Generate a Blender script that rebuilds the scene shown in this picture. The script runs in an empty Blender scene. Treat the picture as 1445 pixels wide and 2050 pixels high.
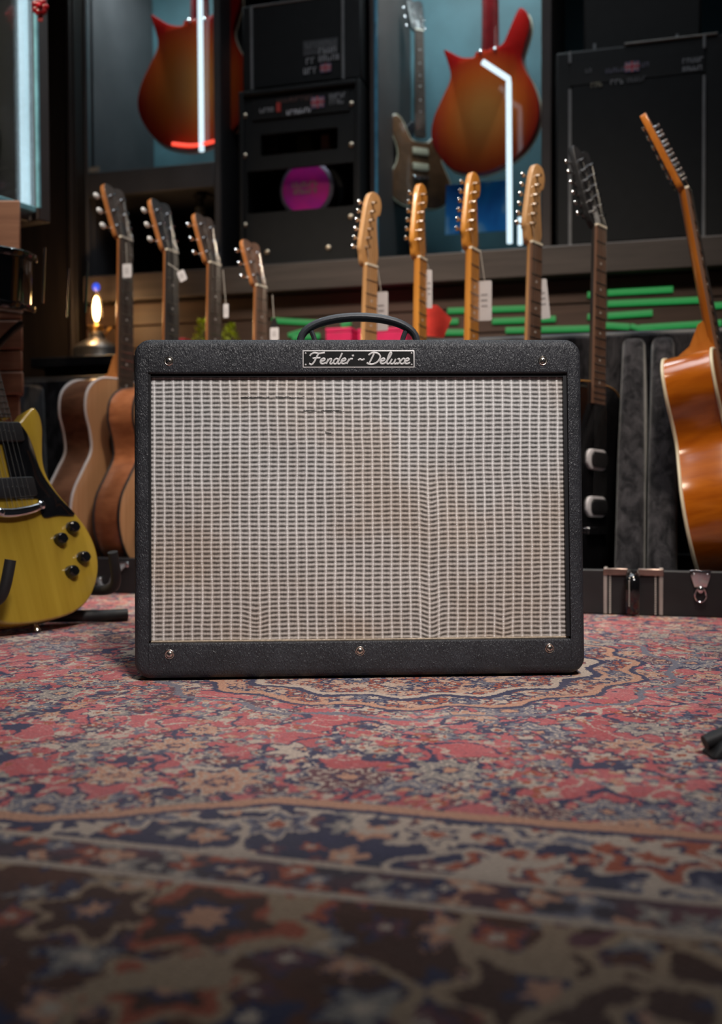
import bpy, bmesh, math, random
from mathutils import Vector, Matrix
random.seed(7)
R = math.radians
S = bpy.context.scene
C = S.collection

# ------------------------------------------------------------------ camera
FPX, CAMH = 2100.0, 0.263
PITCH, ROLL = math.atan(65 / FPX), R(0.3)
fw = Vector((0, math.cos(PITCH), -math.sin(PITCH)))
up0 = Vector((0, math.sin(PITCH), math.cos(PITCH)))
rt0 = Vector((1, 0, 0))
rt = rt0 * math.cos(ROLL) - up0 * math.sin(ROLL)
up = rt0 * math.sin(ROLL) + up0 * math.cos(ROLL)
cd = bpy.data.cameras.new('camera')
cam = bpy.data.objects.new('camera', cd); C.objects.link(cam)
m = Matrix.Identity(4)
for i in range(3):
    m[i][0], m[i][1], m[i][2] = rt[i], up[i], -fw[i]
m[2][3] = CAMH
cam.matrix_world = m
cd.sensor_fit = 'VERTICAL'; cd.sensor_height = 36.0
cd.lens = FPX / 2050 * 36.0
cd.clip_start = 0.05
cd.dof.use_dof = True
cd.dof.focus_distance = 1.378
cd.dof.aperture_fstop = 3.9
S.camera = cam

# ------------------------------------------------------------------ world, lights, exposure
w = bpy.data.worlds.new('world'); S.world = w; w.use_nodes = True
w.node_tree.nodes['Background'].inputs[0].default_value = (0.55, 0.68, 0.9, 1)
w.node_tree.nodes['Background'].inputs[1].default_value = 0.009
S.view_settings.view_transform = 'Standard'
S.view_settings.look = 'None'
S.view_settings.gamma = 1
S.view_settings.use_curve_mapping = False
S.view_settings.exposure = 0.0

def aim(o, p):
    o.rotation_euler = (Vector(p) - o.location).to_track_quat('-Z', 'Y').to_euler()

def spot(name, loc, tgt, watt, size, blend, rad, col):
    l = bpy.data.lights.new(name, 'SPOT'); l.energy = watt; l.spot_size = R(size); l.spot_blend = blend
    l.shadow_soft_size = rad; l.color = col
    o = bpy.data.objects.new(name, l); C.objects.link(o); o.location = loc; aim(o, tgt); return o

def area(name, loc, tgt, watt, sx, sy, col):
    l = bpy.data.lights.new(name, 'AREA'); l.energy = watt; l.shape = 'RECTANGLE'; l.size = sx; l.size_y = sy
    l.color = col
    o = bpy.data.objects.new(name, l); C.objects.link(o); o.location = loc; aim(o, tgt); return o

spot('key_spot', (0.55, -0.25, 2.35), (0.0, 1.46, 0.16), 355, 33.5, 1.0, 0.30, (1.0, 0.95, 0.92))
spot('back_spot', (0.55, 1.20, 2.60), (0.32, 2.40, 0.60), 220, 50, 0.9, 0.18, (1.0, 0.86, 0.70))
spot('left_spot', (-1.38, 1.54, 2.60), (-0.40, 2.61, 0.55), 300, 46, 0.9, 0.18, (1.0, 0.84, 0.66))
area('ceiling_fill', (0.0, 2.3, 2.7), (0.0, 2.35, 0.0), 9, 1.6, 1.0, (0.85, 0.93, 1.0)).data.spread = R(100)  # unseen soft fill added above the background, no fixture modelled

# ------------------------------------------------------------------ room frame
TH = R(16.0)
cT, sT = math.cos(TH), math.sin(TH)
def W(u, d, z=0.0):
    return Vector((u * cT + d * sT, -u * sT + d * cT, z))
def ray(px, py):
    return (fw + rt * ((px - 722.5) / FPX) - up * ((py - 1025.0) / FPX))
def hit(px, py, d):                      # pixel on the plane at room depth d -> (u, z)
    r = ray(px, py)
    rd = r.x * sT + r.y * cT
    t = d / rd
    return (r.x * cT - r.y * sT) * t, CAMH + r.z * t
def flo(px, py, z=0.0):                  # pixel on a level plane -> (u, d)
    r = ray(px, py); t = (z - CAMH) / r.z
    return (r.x * cT - r.y * sT) * t, (r.x * sT + r.y * cT) * t

# ------------------------------------------------------------------ node helpers
class NT:
    def __init__(s, name):
        s.mat = bpy.data.materials.new(name); s.mat.use_nodes = True
        s.t = s.mat.node_tree; s.n = s.t.nodes
        s.b = s.n['Principled BSDF']; s.out = s.n['Material Output']
    def put(s, sock, v):
        if isinstance(v, bpy.types.NodeSocket): s.t.links.new(v, sock)
        elif v is not None:
            if hasattr(sock, 'default_value'):
                dv = sock.default_value
                if hasattr(dv, '__len__'):
                    v = tuple(v) if hasattr(v, '__len__') else (v,) * len(dv)
                    if len(dv) == 4 and len(v) == 3: v = v + (1.0,)
                sock.default_value = v
    def math(s, op, a, b=None, c=None, clamp=False):
        n = s.n.new('ShaderNodeMath'); n.operation = op; n.use_clamp = clamp
        s.put(n.inputs[0], a); s.put(n.inputs[1], b); s.put(n.inputs[2], c)
        return n.outputs[0]
    def vmath(s, op, a, b=None, sc=None):
        n = s.n.new('ShaderNodeVectorMath'); n.operation = op
        s.put(n.inputs[0], a); s.put(n.inputs[1], b)
        if sc is not None: s.put(n.inputs[3], sc)
        return n.outputs[0]
    def mix(s, f, a, b, blend='MIX'):
        n = s.n.new('ShaderNodeMix'); n.data_type = 'RGBA'; n.blend_type = blend
        s.put(n.inputs[0], f); s.put(n.inputs[6], a); s.put(n.inputs[7], b)
        return n.outputs[2]
    def coord(s, kind='Object'):
        return s.n.new('ShaderNodeTexCoord').outputs[kind]
    def sep(s, v):
        n = s.n.new('ShaderNodeSeparateXYZ'); s.put(n.inputs[0], v); return n.outputs
    def comb(s, x, y, z):
        n = s.n.new('ShaderNodeCombineXYZ'); s.put(n.inputs[0], x); s.put(n.inputs[1], y); s.put(n.inputs[2], z)
        return n.outputs[0]
    def noise(s, v, scale, detail=2.0, rough=0.5, dist=0.0):
        n = s.n.new('ShaderNodeTexNoise'); s.put(n.inputs['Vector'], v)
        n.inputs['Scale'].default_value = scale; n.inputs['Detail'].default_value = detail
        n.inputs['Roughness'].default_value = rough; n.inputs['Distortion'].default_value = dist
        return n.outputs
    def voro(s, v, scale, feature='F1', rnd=1.0, dim='3D'):
        n = s.n.new('ShaderNodeTexVoronoi'); n.voronoi_dimensions = dim; n.feature = feature
        s.put(n.inputs['Vector'], v); n.inputs['Scale'].default_value = scale
        n.inputs['Randomness'].default_value = rnd
        return n.outputs
    def ramp(s, f, stops, interp='LINEAR'):
        n = s.n.new('ShaderNodeValToRGB'); s.put(n.inputs[0], f); cr = n.color_ramp; cr.interpolation = interp
        while len(cr.elements) < len(stops): cr.elements.new(0.5)
        for e, (p, c) in zip(cr.elements, stops):
            e.position = p; e.color = tuple(c) + (1,) if len(c) == 3 else c
        return n.outputs[0]
    def bump(s, h, strength=0.3, dist=0.001):
        n = s.n.new('ShaderNodeBump'); n.inputs['Strength'].default_value = strength
        n.inputs['Distance'].default_value = dist; s.put(n.inputs['Height'], h)
        s.put(s.b.inputs['Normal'], n.outputs[0])
    def base(s, c): s.put(s.b.inputs['Base Color'], c)
    def set(s, **k):
        for a, v in k.items(): s.put(s.b.inputs[a.replace('_', ' ')], v)

MATS = {}
def pm(name, col, rough=0.5, metal=0.0, var=0.2, scale=30, bump=0.0, bscale=200, coat=0.0, spec=0.5):
    if name in MATS: return MATS[name]
    n = NT(name); co = n.coord()
    f = n.noise(co, scale, 3)[0]
    a = tuple(c * (1 - var) for c in col); b = tuple(min(1, c * (1 + var)) for c in col)
    n.base(n.ramp(f, [(0.3, a), (0.7, b)]))
    n.set(Roughness=rough, Metallic=metal, Coat_Weight=coat, Specular_IOR_Level=spec)
    if bump: n.bump(n.noise(co, bscale, 2)[0], bump, 0.001)
    MATS[name] = n.mat; return n.mat

def wood(name, dark, light, rough=0.35, scale=(60, 60, 3), coat=0.3, n2=0.15):
    if name in MATS: return MATS[name]
    n = NT(name); co = n.coord()
    v = n.vmath('MULTIPLY', co, scale)
    f = n.noise(v, 1.0, 5, 0.6, 0.4)[0]
    g = n.noise(co, 7, 2)[0]
    c = n.ramp(f, [(0.3, dark), (0.68, light)])
    c = n.mix(n.math('MULTIPLY', g, n2), c, dark)
    n.base(c); n.set(Roughness=rough, Coat_Weight=coat, Coat_Roughness=0.15)
    n.bump(f, 0.08, 0.001)
    MATS[name] = n.mat; return n.mat

def emis(name, col, strength):
    if name in MATS: return MATS[name]
    n = NT(name)
    f = n.noise(n.coord(), 120, 1)[0]
    n.base((0.02, 0.02, 0.02))
    n.put(n.b.inputs['Emission Color'], n.ramp(f, [(0.2, tuple(c * 0.85 for c in col)), (0.8, col)]))
    n.set(Emission_Strength=strength)
    MATS[name] = n.mat; return n.mat

def glassmat(name, tint=(0.85, 0.95, 1.0), refl=0.55):
    if name in MATS: return MATS[name]
    n = NT(name); n.n.remove(n.b)
    tr = n.n.new('ShaderNodeBsdfTransparent'); tr.inputs[0].default_value = tint + (1,)
    gl = n.n.new('ShaderNodeBsdfGlossy'); gl.inputs['Roughness'].default_value = 0.03
    fr = n.n.new('ShaderNodeFresnel'); fr.inputs[0].default_value = 1.5
    k = n.noise(n.coord(), 3, 2)[0]
    fac = n.math('MULTIPLY', fr.outputs[0], n.math('ADD', refl, n.math('MULTIPLY', k, 0.2)), clamp=True)
    mx = n.n.new('ShaderNodeMixShader'); n.put(mx.inputs[0], fac)
    n.t.links.new(tr.outputs[0], mx.inputs[1]); n.t.links.new(gl.outputs[0], mx.inputs[2])
    n.t.links.new(mx.outputs[0], n.out.inputs[0])
    MATS[name] = n.mat; return n.mat

# ------------------------------------------------------------------ geometry helpers
def catmull(pts, n=6, closed=False):
    out = []; L = len(pts); D = len(pts[0])
    rng = range(L) if closed else range(L - 1)
    for i in rng:
        if closed: p = [pts[(i + k - 1) % L] for k in range(4)]
        else: p = [pts[max(0, min(L - 1, i + k - 1))] for k in range(4)]
        for j in range(n):
            t = j / n
            out.append(tuple(0.5 * ((2 * p[1][a]) + (p[2][a] - p[0][a]) * t + (2 * p[0][a] - 5 * p[1][a] + 4 * p[2][a] - p[3][a]) * t * t
                       + (-p[0][a] + 3 * p[1][a] - 3 * p[2][a] + p[3][a]) * t ** 3) for a in range(D)))
    if not closed: out.append(tuple(pts[-1]))
    return out

def offset_poly(pts, dd):
    """inset a closed 2-D outline by dd"""
    L = len(pts); A = sum(pts[i][0] * pts[(i + 1) % L][1] - pts[(i + 1) % L][0] * pts[i][1] for i in range(L))
    sg = 1 if A > 0 else -1; out = []
    for i in range(L):
        a, b = pts[i - 1], pts[(i + 1) % L]
        tx, ty = b[0] - a[0], b[1] - a[1]; l = math.hypot(tx, ty) or 1
        out.append((pts[i][0] - sg * ty / l * dd, pts[i][1] + sg * tx / l * dd))
    return out

class MB:
    def __init__(s, xf=None): s.v = []; s.f = []; s.mi = []; s.xf = xf; s.cur = 0
    def add(s, vs, fs):
        o = len(s.v)
        s.v += [tuple(s.xf(Vector(p))) if s.xf else tuple(p) for p in vs]
        s.f += [tuple(i + o for i in q) for q in fs]; s.mi += [s.cur] * len(fs); return s
    def box(s, x0, x1, y0, y1, z0, z1):
        return s.add([(x0, y0, z0), (x1, y0, z0), (x1, y1, z0), (x0, y1, z0), (x0, y0, z1), (x1, y0, z1), (x1, y1, z1), (x0, y1, z1)],
                     [(0, 3, 2, 1), (4, 5, 6, 7), (0, 1, 5, 4), (1, 2, 6, 5), (2, 3, 7, 6), (3, 0, 4, 7)])
    def tube(s, path, rad, seg=8, closed=False, flat=1.0):
        path = [Vector(p) for p in path]; L = len(path)
        rads = rad if hasattr(rad, '__len__') else [rad] * L
        vs, fs = [], []; nrm = None
        for i, p in enumerate(path):
            if closed: t = path[(i + 1) % L] - path[i - 1]
            else: t = path[min(L - 1, i + 1)] - path[max(0, i - 1)]
            t.normalize()
            if nrm is None:
                a = Vector((0, 1, 0)) if abs(t.y) < 0.9 else Vector((0, 0, 1))
                nrm = (a - t * a.dot(t)).normalized()
            else:
                nrm = (nrm - t * nrm.dot(t))
                nrm = nrm.normalized() if nrm.length > 1e-6 else t.orthogonal().normalized()
            bn = t.cross(nrm)
            for k in range(seg):
                a = 2 * math.pi * k / seg
                vs.append(p + nrm * (math.cos(a) * rads[i] * flat) + bn * (math.sin(a) * rads[i]))
        n = L if closed else L - 1
        for i in range(n):
            j = (i + 1) % L
            for k in range(seg):
                k2 = (k + 1) % seg
                fs.append((i * seg + k, i * seg + k2, j * seg + k2, j * seg + k))
        if not closed:
            fs.append(tuple(range(seg - 1, -1, -1))); fs.append(tuple((L - 1) * seg + k for k in range(seg)))
        return s.add(vs, fs)
    def lathe(s, prof, seg=24, c=(0, 0, 0), axis='z'):
        vs, fs = [], []; c = Vector(c)
        for r, h in prof:
            for k in range(seg):
                a = 2 * math.pi * k / seg; x, y = math.cos(a) * r, math.sin(a) * r
                q = {'z': (x, y, h), 'y': (x, h, -y), 'x': (h, x, y)}[axis]
                vs.append(c + Vector(q))
        for i in range(len(prof) - 1):
            for k in range(seg):
                k2 = (k + 1) % seg
                fs.append((i * seg + k, i * seg + k2, (i + 1) * seg + k2, (i + 1) * seg + k))
        fs.append(tuple(range(seg - 1, -1, -1))); fs.append(tuple((len(prof) - 1) * seg + k for k in range(seg)))
        return s.add(vs, fs)
    def prism(s, out, y0, y1, bev=0.0, bev1=None):
        """outline (x,z) extruded along y with rounded front and back edge"""
        bev1 = bev if bev1 is None else bev1
        rings = []
        def rr(b, y, sgn):
            if b <= 0: return [(out, y)]
            r = []
            for k in range(4):
                a = math.pi / 2 * k / 3
                r.append((offset_poly(out, b * (1 - math.sin(a))), y + sgn * b * (1 - math.cos(a))))
            return r
        rings = rr(bev, y0, 1) + list(reversed(rr(bev1, y1, -1)))
        L = len(out); vs, fs = [], []
        for o, y in rings: vs += [(p[0], y, p[1]) for p in o]
        for i in range(len(rings) - 1):
            for k in range(L):
                k2 = (k + 1) % L
                fs.append((i * L + k, i * L + k2, (i + 1) * L + k2, (i + 1) * L + k))
        fs.append(tuple(range(L - 1, -1, -1))); fs.append(tuple((len(rings) - 1) * L + k for k in range(L)))
        return s.add(vs, fs)
    def loft(s, secs):
        L = len(secs[0]); vs, fs = [], []
        for q in secs: vs += list(q)
        for i in range(len(secs) - 1):
            for k in range(L):
                k2 = (k + 1) % L
                fs.append((i * L + k, i * L + k2, (i + 1) * L + k2, (i + 1) * L + k))
        fs.append(tuple(range(L - 1, -1, -1))); fs.append(tuple((len(secs) - 1) * L + k for k in range(L)))
        return s.add(vs, fs)
    def ball(s, c, r, seg=10, rings=6, sc=(1, 1, 1)):
        vs, fs = [], []
        for i in range(rings + 1):
            t = math.pi * i / rings
            for k in range(seg):
                a = 2 * math.pi * k / seg
                vs.append((c[0] + r * sc[0] * math.sin(t) * math.cos(a), c[1] + r * sc[1] * math.sin(t) * math.sin(a), c[2] + r * sc[2] * math.cos(t)))
        for i in range(rings):
            for k in range(seg):
                k2 = (k + 1) % seg
                fs.append((i * seg + k, (i + 1) * seg + k, (i + 1) * seg + k2, i * seg + k2))
        return s.add(vs, fs)
    def build(s, name, mats, parent=None, smooth=True, bevel=0.0, seg=2, ang=38):
        me = bpy.data.meshes.new(name); me.from_pydata(s.v, [], s.f)
        bm = bmesh.new(); bm.from_mesh(me)
        bmesh.ops.recalc_face_normals(bm, faces=bm.faces)
        bm.to_mesh(me); bm.free()
        if not isinstance(mats, (list, tuple)): mats = [mats]
        for q in mats: me.materials.append(q)
        for p, i in zip(me.polygons, s.mi): p.material_index = i
        if smooth:
            me.polygons.foreach_set('use_smooth', [True] * len(me.polygons))
            me.set_sharp_from_angle(angle=R(ang))
        o = bpy.data.objects.new(name, me); C.objects.link(o)
        if parent is not None: o.parent = parent
        if bevel:
            b = o.modifiers.new('bevel', 'BEVEL'); b.width = bevel; b.segments = seg; b.limit_method = 'ANGLE'; b.angle_limit = R(40)
        return o

def tag(o, label, cat, group=None):
    o['label'] = label; o['category'] = cat
    if group: o['group'] = group
    return o
def struct(o): o['kind'] = 'structure'; return o
def thing(name, label, cat, loc, rot=(0, 0, 0), group=None):
    o = bpy.data.objects.new(name, None); C.objects.link(o)
    o.empty_display_size = 0.05
    o.location = loc; o.rotation_euler = rot
    return tag(o, label, cat, group)
def rthing(name, label, cat, u, d, z, yaw=0.0, group=None):
    return thing(name, label, cat, W(u, d, z), (0, 0, -TH + yaw), group)
def place(o, u, d, z, yaw=0.0):
    o.location = W(u, d, z); o.rotation_euler = (0, 0, -TH + yaw); return o

# ------------------------------------------------------------------ common materials
M_black = pm('black_satin', (0.012, 0.012, 0.014), 0.45, var=0.3)
M_rubber = pm('black_rubber', (0.014, 0.014, 0.015), 0.6, var=0.2)
M_gloss = pm('black_gloss', (0.006, 0.006, 0.007), 0.08, var=0.2, coat=0.5)
M_chrome = pm('chrome', (0.72, 0.72, 0.74), 0.16, 1.0, var=0.08)
M_nickel = pm('aged_nickel', (0.72, 0.66, 0.58), 0.25, 1.0, var=0.15)
M_white = pm('white_card', (0.70, 0.69, 0.74), 0.6, var=0.05)
M_cream = pm('cream_binding', (0.74, 0.66, 0.48), 0.4, var=0.08)
M_pearl = pm('pearl_button', (0.72, 0.70, 0.68), 0.25, var=0.12, coat=0.4)
M_string = pm('steel_string', (0.75, 0.72, 0.68), 0.25, 1.0, var=0.1)
M_bone = pm('bone_nut', (0.78, 0.72, 0.60), 0.45, var=0.1)
M_thread = pm('grey_thread', (0.55, 0.52, 0.48), 0.8, var=0.1)

# ================================================================== STRUCTURE
M_floor = wood('floor_boards', (0.02, 0.013, 0.009), (0.05, 0.032, 0.022), 0.5, (3, 40, 40))
M_dwall = wood('dark_panelling', (0.012, 0.0085, 0.007), (0.026, 0.018, 0.014), 0.5, (40, 40, 3), 0.0)
M_bwall = wood('brown_panelling', (0.040, 0.020, 0.014), (0.078, 0.042, 0.030), 0.55, (3, 40, 40), 0.0)
M_shelf = wood('grey_brown_wood', (0.040, 0.030, 0.026), (0.078, 0.060, 0.052), 0.5, (3, 50, 50), 0.0)
M_frameb0 = pm('dark_moulding', (0.036, 0.028, 0.026), 0.5, var=0.15, scale=8)
M_ceil = pm('ceiling_paint', (0.03, 0.032, 0.036), 0.8, var=0.1)

o = MB().box(-3.0, 3.2, -1.2, 3.7, -0.05, -0.010).build('floor', M_floor); place(o, 0, 0, 0); struct(o)
o = MB().box(-3.0, 3.2, -1.2, 3.7, 2.9, 2.95).build('ceiling', M_ceil); place(o, 0, 0, 0); struct(o)
DB = 3.62
o = MB().box(-3.0, 3.2, DB, DB + 0.06, -0.01, 2.9).build('wall_back', pm('teal_wall', (0.022, 0.075, 0.098), 0.7, var=0.2, scale=6)); place(o, 0, 0, 0); struct(o)

# left wall: from the back corner towards the camera side
ucorn = hit(150, 500, 3.2)[0]
o = MB().box(-0.06, 0, -3.4, 0.45, -0.01, 2.9).build('wall_left', M_dwall); struct(o)
o.location = W(-2.35, 3.15, 0); o.rotation_euler = (0, 0, -TH)

# panelling under the shelf (boards) and the shelf beam
SHD = 3.0
zs_top = hit(1100, 492, SHD)[1]; zs_bot = hit(1100, 552, SHD)[1]
lw = thing('trim_1', 'x', 'x', W(0, 0, 0), (0, 0, -TH)); del lw['label'], lw['category']; struct(lw)
nb = 6
for i in range(nb):
    z0 = 0.40 + (zs_bot - 0.40) * i / nb; z1 = 0.40 + (zs_bot - 0.40) * (i + 1) / nb - 0.004
    MB().box(hit(172, 600, 3.05)[0], 2.4, 3.05, 3.08, z0, z1).build('board', M_bwall, lw, bevel=0.002)
sh = MB().box(hit(166, 560, SHD)[0], 2.5, SHD, DB - 0.01, zs_bot, zs_top).build('trim_2', M_shelf, bevel=0.004); place(sh, 0, 0, 0); struct(sh)
# tall post at the left end of the cabinets
u0, u1 = -2.34, hit(170, 300, 3.12)[0]
o = MB().box(u0, u1, 3.06, 3.5, 0.0, 2.88).build('trim_3', M_dwall, bevel=0.004); place(o, 0, 0, 0); struct(o)
u2_ = hit(138, 300, 3.05)[0]
o = MB().box(u2_ - .004, u2_ + .010, 3.045, 3.06, 0.0, 2.88).build('trim_4', M_frameb0, bevel=0.003); place(o, 0, 0, 0); struct(o)

# ------------------------------------------------------------------ RUG
def rug_material():
    n = NT('persian_rug_pile'); co = n.coord()
    wob = n.noise(co, 14, 2)[1]
    P = n.vmath('ADD', co, n.vmath('SCALE', n.vmath('SUBTRACT', wob, (0.5, 0.5, 0.5)), sc=0.022))
    wob2 = n.noise(co, 70, 2)[1]
    P = n.vmath('ADD', P, n.vmath('SCALE', n.vmath('SUBTRACT', wob2, (0.5, 0.5, 0.5)), sc=0.010))
    wob3 = n.noise(co, 240, 2)[1]
    P = n.vmath('ADD', P, n.vmath('SCALE', n.vmath('SUBTRACT', wob3, (0.5, 0.5, 0.5)), sc=0.007))
    P = n.vmath('SNAP', P, (0.0022, 0.0026, 1.0))          # single knots
    sx = n.sep(P); X, Y = sx[0], sx[1]
    P2 = n.comb(X, Y, 0.0)
    red, rose, pink = (0.40, 0.065, 0.070), (0.50, 0.115, 0.120), (0.55, 0.23, 0.215)
    navy, slate, sage = (0.036, 0.040, 0.088), (0.165, 0.160, 0.195), (0.27, 0.235, 0.21)
    peach, cream, rust = (0.52, 0.27, 0.175), (0.52, 0.41, 0.33), (0.36, 0.090, 0.050)
    brown, plum = (0.075, 0.034, 0.024), (0.14, 0.055, 0.065)
    def flower(scale, petals, amp, off, rings, pal, rmax, rnd=0.85):
        V = n.voro(n.vmath('ADD', P2, (off, off * 1.7, 0)), scale, 'F1', rnd, '2D')
        d = n.vmath('SUBTRACT', n.vmath('ADD', P2, (off, off * 1.7, 0)), V['Position'])
        ds = n.sep(d); rc = n.n.new('ShaderNodeSeparateColor'); n.put(rc.inputs[0], V['Color'])
        ang = n.math('ARCTAN2', ds[1], ds[0])
        k = n.math('COSINE', n.math('ADD', n.math('MULTIPLY', ang, petals), n.math('MULTIPLY', rc.outputs[1], 6.28)))
        r = n.math('MULTIPLY', V['Distance'], n.math('ADD', 1.0, n.math('MULTIPLY', k, amp)))
        r = n.math('DIVIDE', r, n.math('ADD', 0.6, n.math('MULTIPLY', rc.outputs[2], 0.75)))
        pc = n.ramp(rc.outputs[0], [(i / len(pal), c) for i, c in enumerate(pal)], 'CONSTANT')
        c = pc
        for lo, hi, colr in rings:
            msk = n.math('MULTIPLY', n.math('GREATER_THAN', r, lo), n.math('LESS_THAN', r, hi))
            c = n.mix(msk, c, colr)
        return c, n.math('LESS_THAN', r, rmax)
    def line(fac_noise_scale, width, off):
        f = n.noise(n.vmath('ADD', P2, (off, off, 0)), fac_noise_scale, 1.5)[0]
        return n.math('LESS_THAN', n.math('ABSOLUTE', n.math('SUBTRACT', f, 0.5)), width)
    # ---- field
    ab = n.noise(co, 5, 3)[0]
    field = n.ramp(ab, [(0.3, red), (0.55, rose), (0.75, pink)])
    mot = n.noise(P2, 90, 3, 0.6)[0]
    field = n.mix(n.math('MULTIPLY', n.math('GREATER_THAN', mot, 0.56), 0.55), field, (0.40, 0.12, 0.135))
    field = n.mix(n.math('MULTIPLY', n.math('LESS_THAN', mot, 0.40), 0.5), field, (0.60, 0.34, 0.31))
    field = n.mix(line(16, 0.012, 3.1), field, cream)
    field = n.mix(line(11, 0.018, 8.3), field, navy)
    c, a = flower(62, 4, 0.25, 0.3, [(0, 0.14, cream)], [slate, cream, peach, navy, sage, plum, slate, rust], 0.42)
    field = n.mix(n.math('MULTIPLY', a, n.math('GREATER_THAN', n.noise(co, 13, 2)[0], 0.47)), field, c)
    c, a = flower(27, 6, 0.28, 5.3, [(0, 0.10, rust), (0.10, 0.17, cream), (0.33, 0.42, navy)],
                  [sage, slate, peach, plum, cream, navy, slate], 0.42)
    field = n.mix(n.math('MULTIPLY', a, n.math('GREATER_THAN', n.noise(co, 9, 2)[0], 0.50)), field, c)
    c, a = flower(11.5, 8, 0.22, 9.7, [(0, 0.07, peach), (0.07, 0.11, navy), (0.17, 0.20, cream), (0.28, 0.31, cream), (0.31, 0.36, navy)],
                  [slate, peach, sage, plum, slate, cream], 0.36)
    field = n.mix(n.math('MULTIPLY', a, n.math('GREATER_THAN', n.noise(co, 4.3, 1)[0], 0.50)), field, c)
    # ---- medallion
    mu, md = -0.349, 1.477
    dx = n.math('SUBTRACT', X, mu); dy = n.math('SUBTRACT', Y, md)
    an = n.math('ARCTAN2', dy, dx)
    rr = n.math('SQRT', n.math('ADD', n.math('MULTIPLY', dx, dx), n.math('MULTIPLY', dy, dy)))
    rr = n.math('ADD', rr, n.math('MULTIPLY', n.math('COSINE', n.math('MULTIPLY', an, 16)), 0.010))
    def band(lo, hi): return n.math('MULTIPLY', n.math('GREATER_THAN', rr, lo), n.math('LESS_THAN', rr, hi))
    mb = n.ramp(n.noise(co, 8, 2)[0], [(0.35, peach), (0.6, cream)])
    c, a = flower(48, 5, 0.3, 2.2, [(0, 0.14, cream), (0.34, 0.44, navy)], [navy, rust, navy, peach, slate, rust], 0.46)
    mb = n.mix(a, mb, c)
    c, a = flower(18, 7, 0.25, 6.2, [(0, 0.1, cream), (0.1, 0.16, navy), (0.26, 0.34, navy)], [rust, peach, slate, rust], 0.36)
    mb = n.mix(a, mb, c)
    MR = 0.317
    field = n.mix(band(-1, MR), field, mb)
    for lo, hi, cc in ((MR - 0.075, MR - 0.062, cream), (MR - 0.062, MR - 0.050, navy), (MR - 0.012, MR, peach), (MR, MR + 0.008, navy),
                       (MR + 0.045, MR + 0.055, slate)):
        field = n.mix(band(lo, hi), field, cc)
    # ---- zig-zag border edge and guards
    g1 = flo(720, 1738)[1]
    ax, ad = flo(545, 1606)
    le = flo(130, 1640)
    sl = (ad - le[1]) / (ax - le[0])
    per = n.math('PINGPONG', n.math('SUBTRACT', X, ax - 0.0), 0.62)          # distance to the last apex
    left = n.math('SUBTRACT', ax, X)
    zig = n.math('SUBTRACT', ad, n.math('MULTIPLY', n.math('MAXIMUM', n.math('MINIMUM', left, 0.16), 0.0), sl))
    zig = n.math('ADD', zig, n.math('MULTIPLY', n.math('MAXIMUM', n.math('SUBTRACT', left, 0.30), 0.0), 0.5))
    zig = n.math('MINIMUM', zig, ad)
    t = n.math('SUBTRACT', n.math('ADD', n.math('MULTIPLY', n.sep(co)[1], 0.6), n.math('MULTIPLY', Y, 0.4)), zig)
    bb = n.ramp(n.noise(co, 10, 2)[0], [(0.4, navy), (0.65, (0.035, 0.04, 0.07))])
    c, a = flower(26, 5, 0.3, 4.1, [(0, 0.12, cream), (0.30, 0.42, navy)], [peach, slate, rust, sage, plum, cream], 0.36)
    bb = n.mix(a, bb, c)
    c, a = flower(9.5, 6, 0.25, 7.4, [(0, 0.09, rust), (0.09, 0.15, cream), (0.15, 0.2, navy), (0.30, 0.36, cream)], [peach, rust, slate, cream], 0.36)
    bb = n.mix(a, bb, c)
    bb = n.mix(line(9, 0.02, 12.0), bb, cream)
    field = n.mix(n.math('LESS_THAN', t, 0.0), field, bb)
    field = n.mix(n.math('LESS_THAN', n.math('ABSOLUTE', n.math('SUBTRACT', t, 0.006)), 0.009), field, peach)
    field = n.mix(n.math('LESS_THAN', n.math('ABSOLUTE', n.math('ADD', t, 0.006)), 0.004), field, navy)
    # guard stripes
    gg = n.ramp(n.noise(co, 12, 2)[0], [(0.4, (0.05, 0.042, 0.055)), (0.65, plum)])
    c, a = flower(40, 4, 0.3, 1.9, [(0, 0.15, cream)], [peach, slate, rust, navy, sage], 0.42)
    gg = n.mix(a, gg, c)
    YR = n.math('ADD', n.math('MULTIPLY', n.sep(co)[1], 0.75), n.math('MULTIPLY', Y, 0.25))
    y1 = n.math('SUBTRACT', YR, g1)
    field = n.mix(n.math('LESS_THAN', y1, 0.0), field, gg)
    g2 = flo(720, 1800)[1] - g1
    ob = n.ramp(n.noise(co, 8, 2)[0], [(0.4, brown), (0.65, (0.13, 0.05, 0.030))])
    c, a = flower(24, 5, 0.3, 3.3, [(0, 0.12, cream), (0.32, 0.42, navy)], [rust, peach, plum, navy, sage], 0.44)
    ob = n.mix(a, ob, c)
    c, a = flower(7.5, 6, 0.22, 8.8, [(0, 0.08, peach), (0.08, 0.13, navy), (0.13, 0.21, brown), (0.29, 0.36, (0.38, 0.26, 0.17))], [rust, brown, plum], 0.36)
    ob = n.mix(a, ob, c)
    ob = n.mix(line(8, 0.024, 5.5), ob, (0.36, 0.25, 0.165))
    field = n.mix(n.math('LESS_THAN', y1, g2), field, ob)
    lc = (0.46, 0.36, 0.29)
    for off, wd in ((0.0, 0.0045), (g2, 0.0045)):
        field = n.mix(n.math('LESS_THAN', n.math('ABSOLUTE', n.math('SUBTRACT', y1, off)), wd), field, lc)
    # pile: knots, wear
    kn = n.voro(n.vmath('MULTIPLY', co, (1, 1, 0)), 420, 'F1', 1.0, '2D')
    wear = n.noise(co, 3.5, 4)[0]
    field = n.mix(n.math('MULTIPLY', n.math('SUBTRACT', wear, 0.3, clamp=True), 0.45), field, (0.34, 0.26, 0.26))
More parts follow.
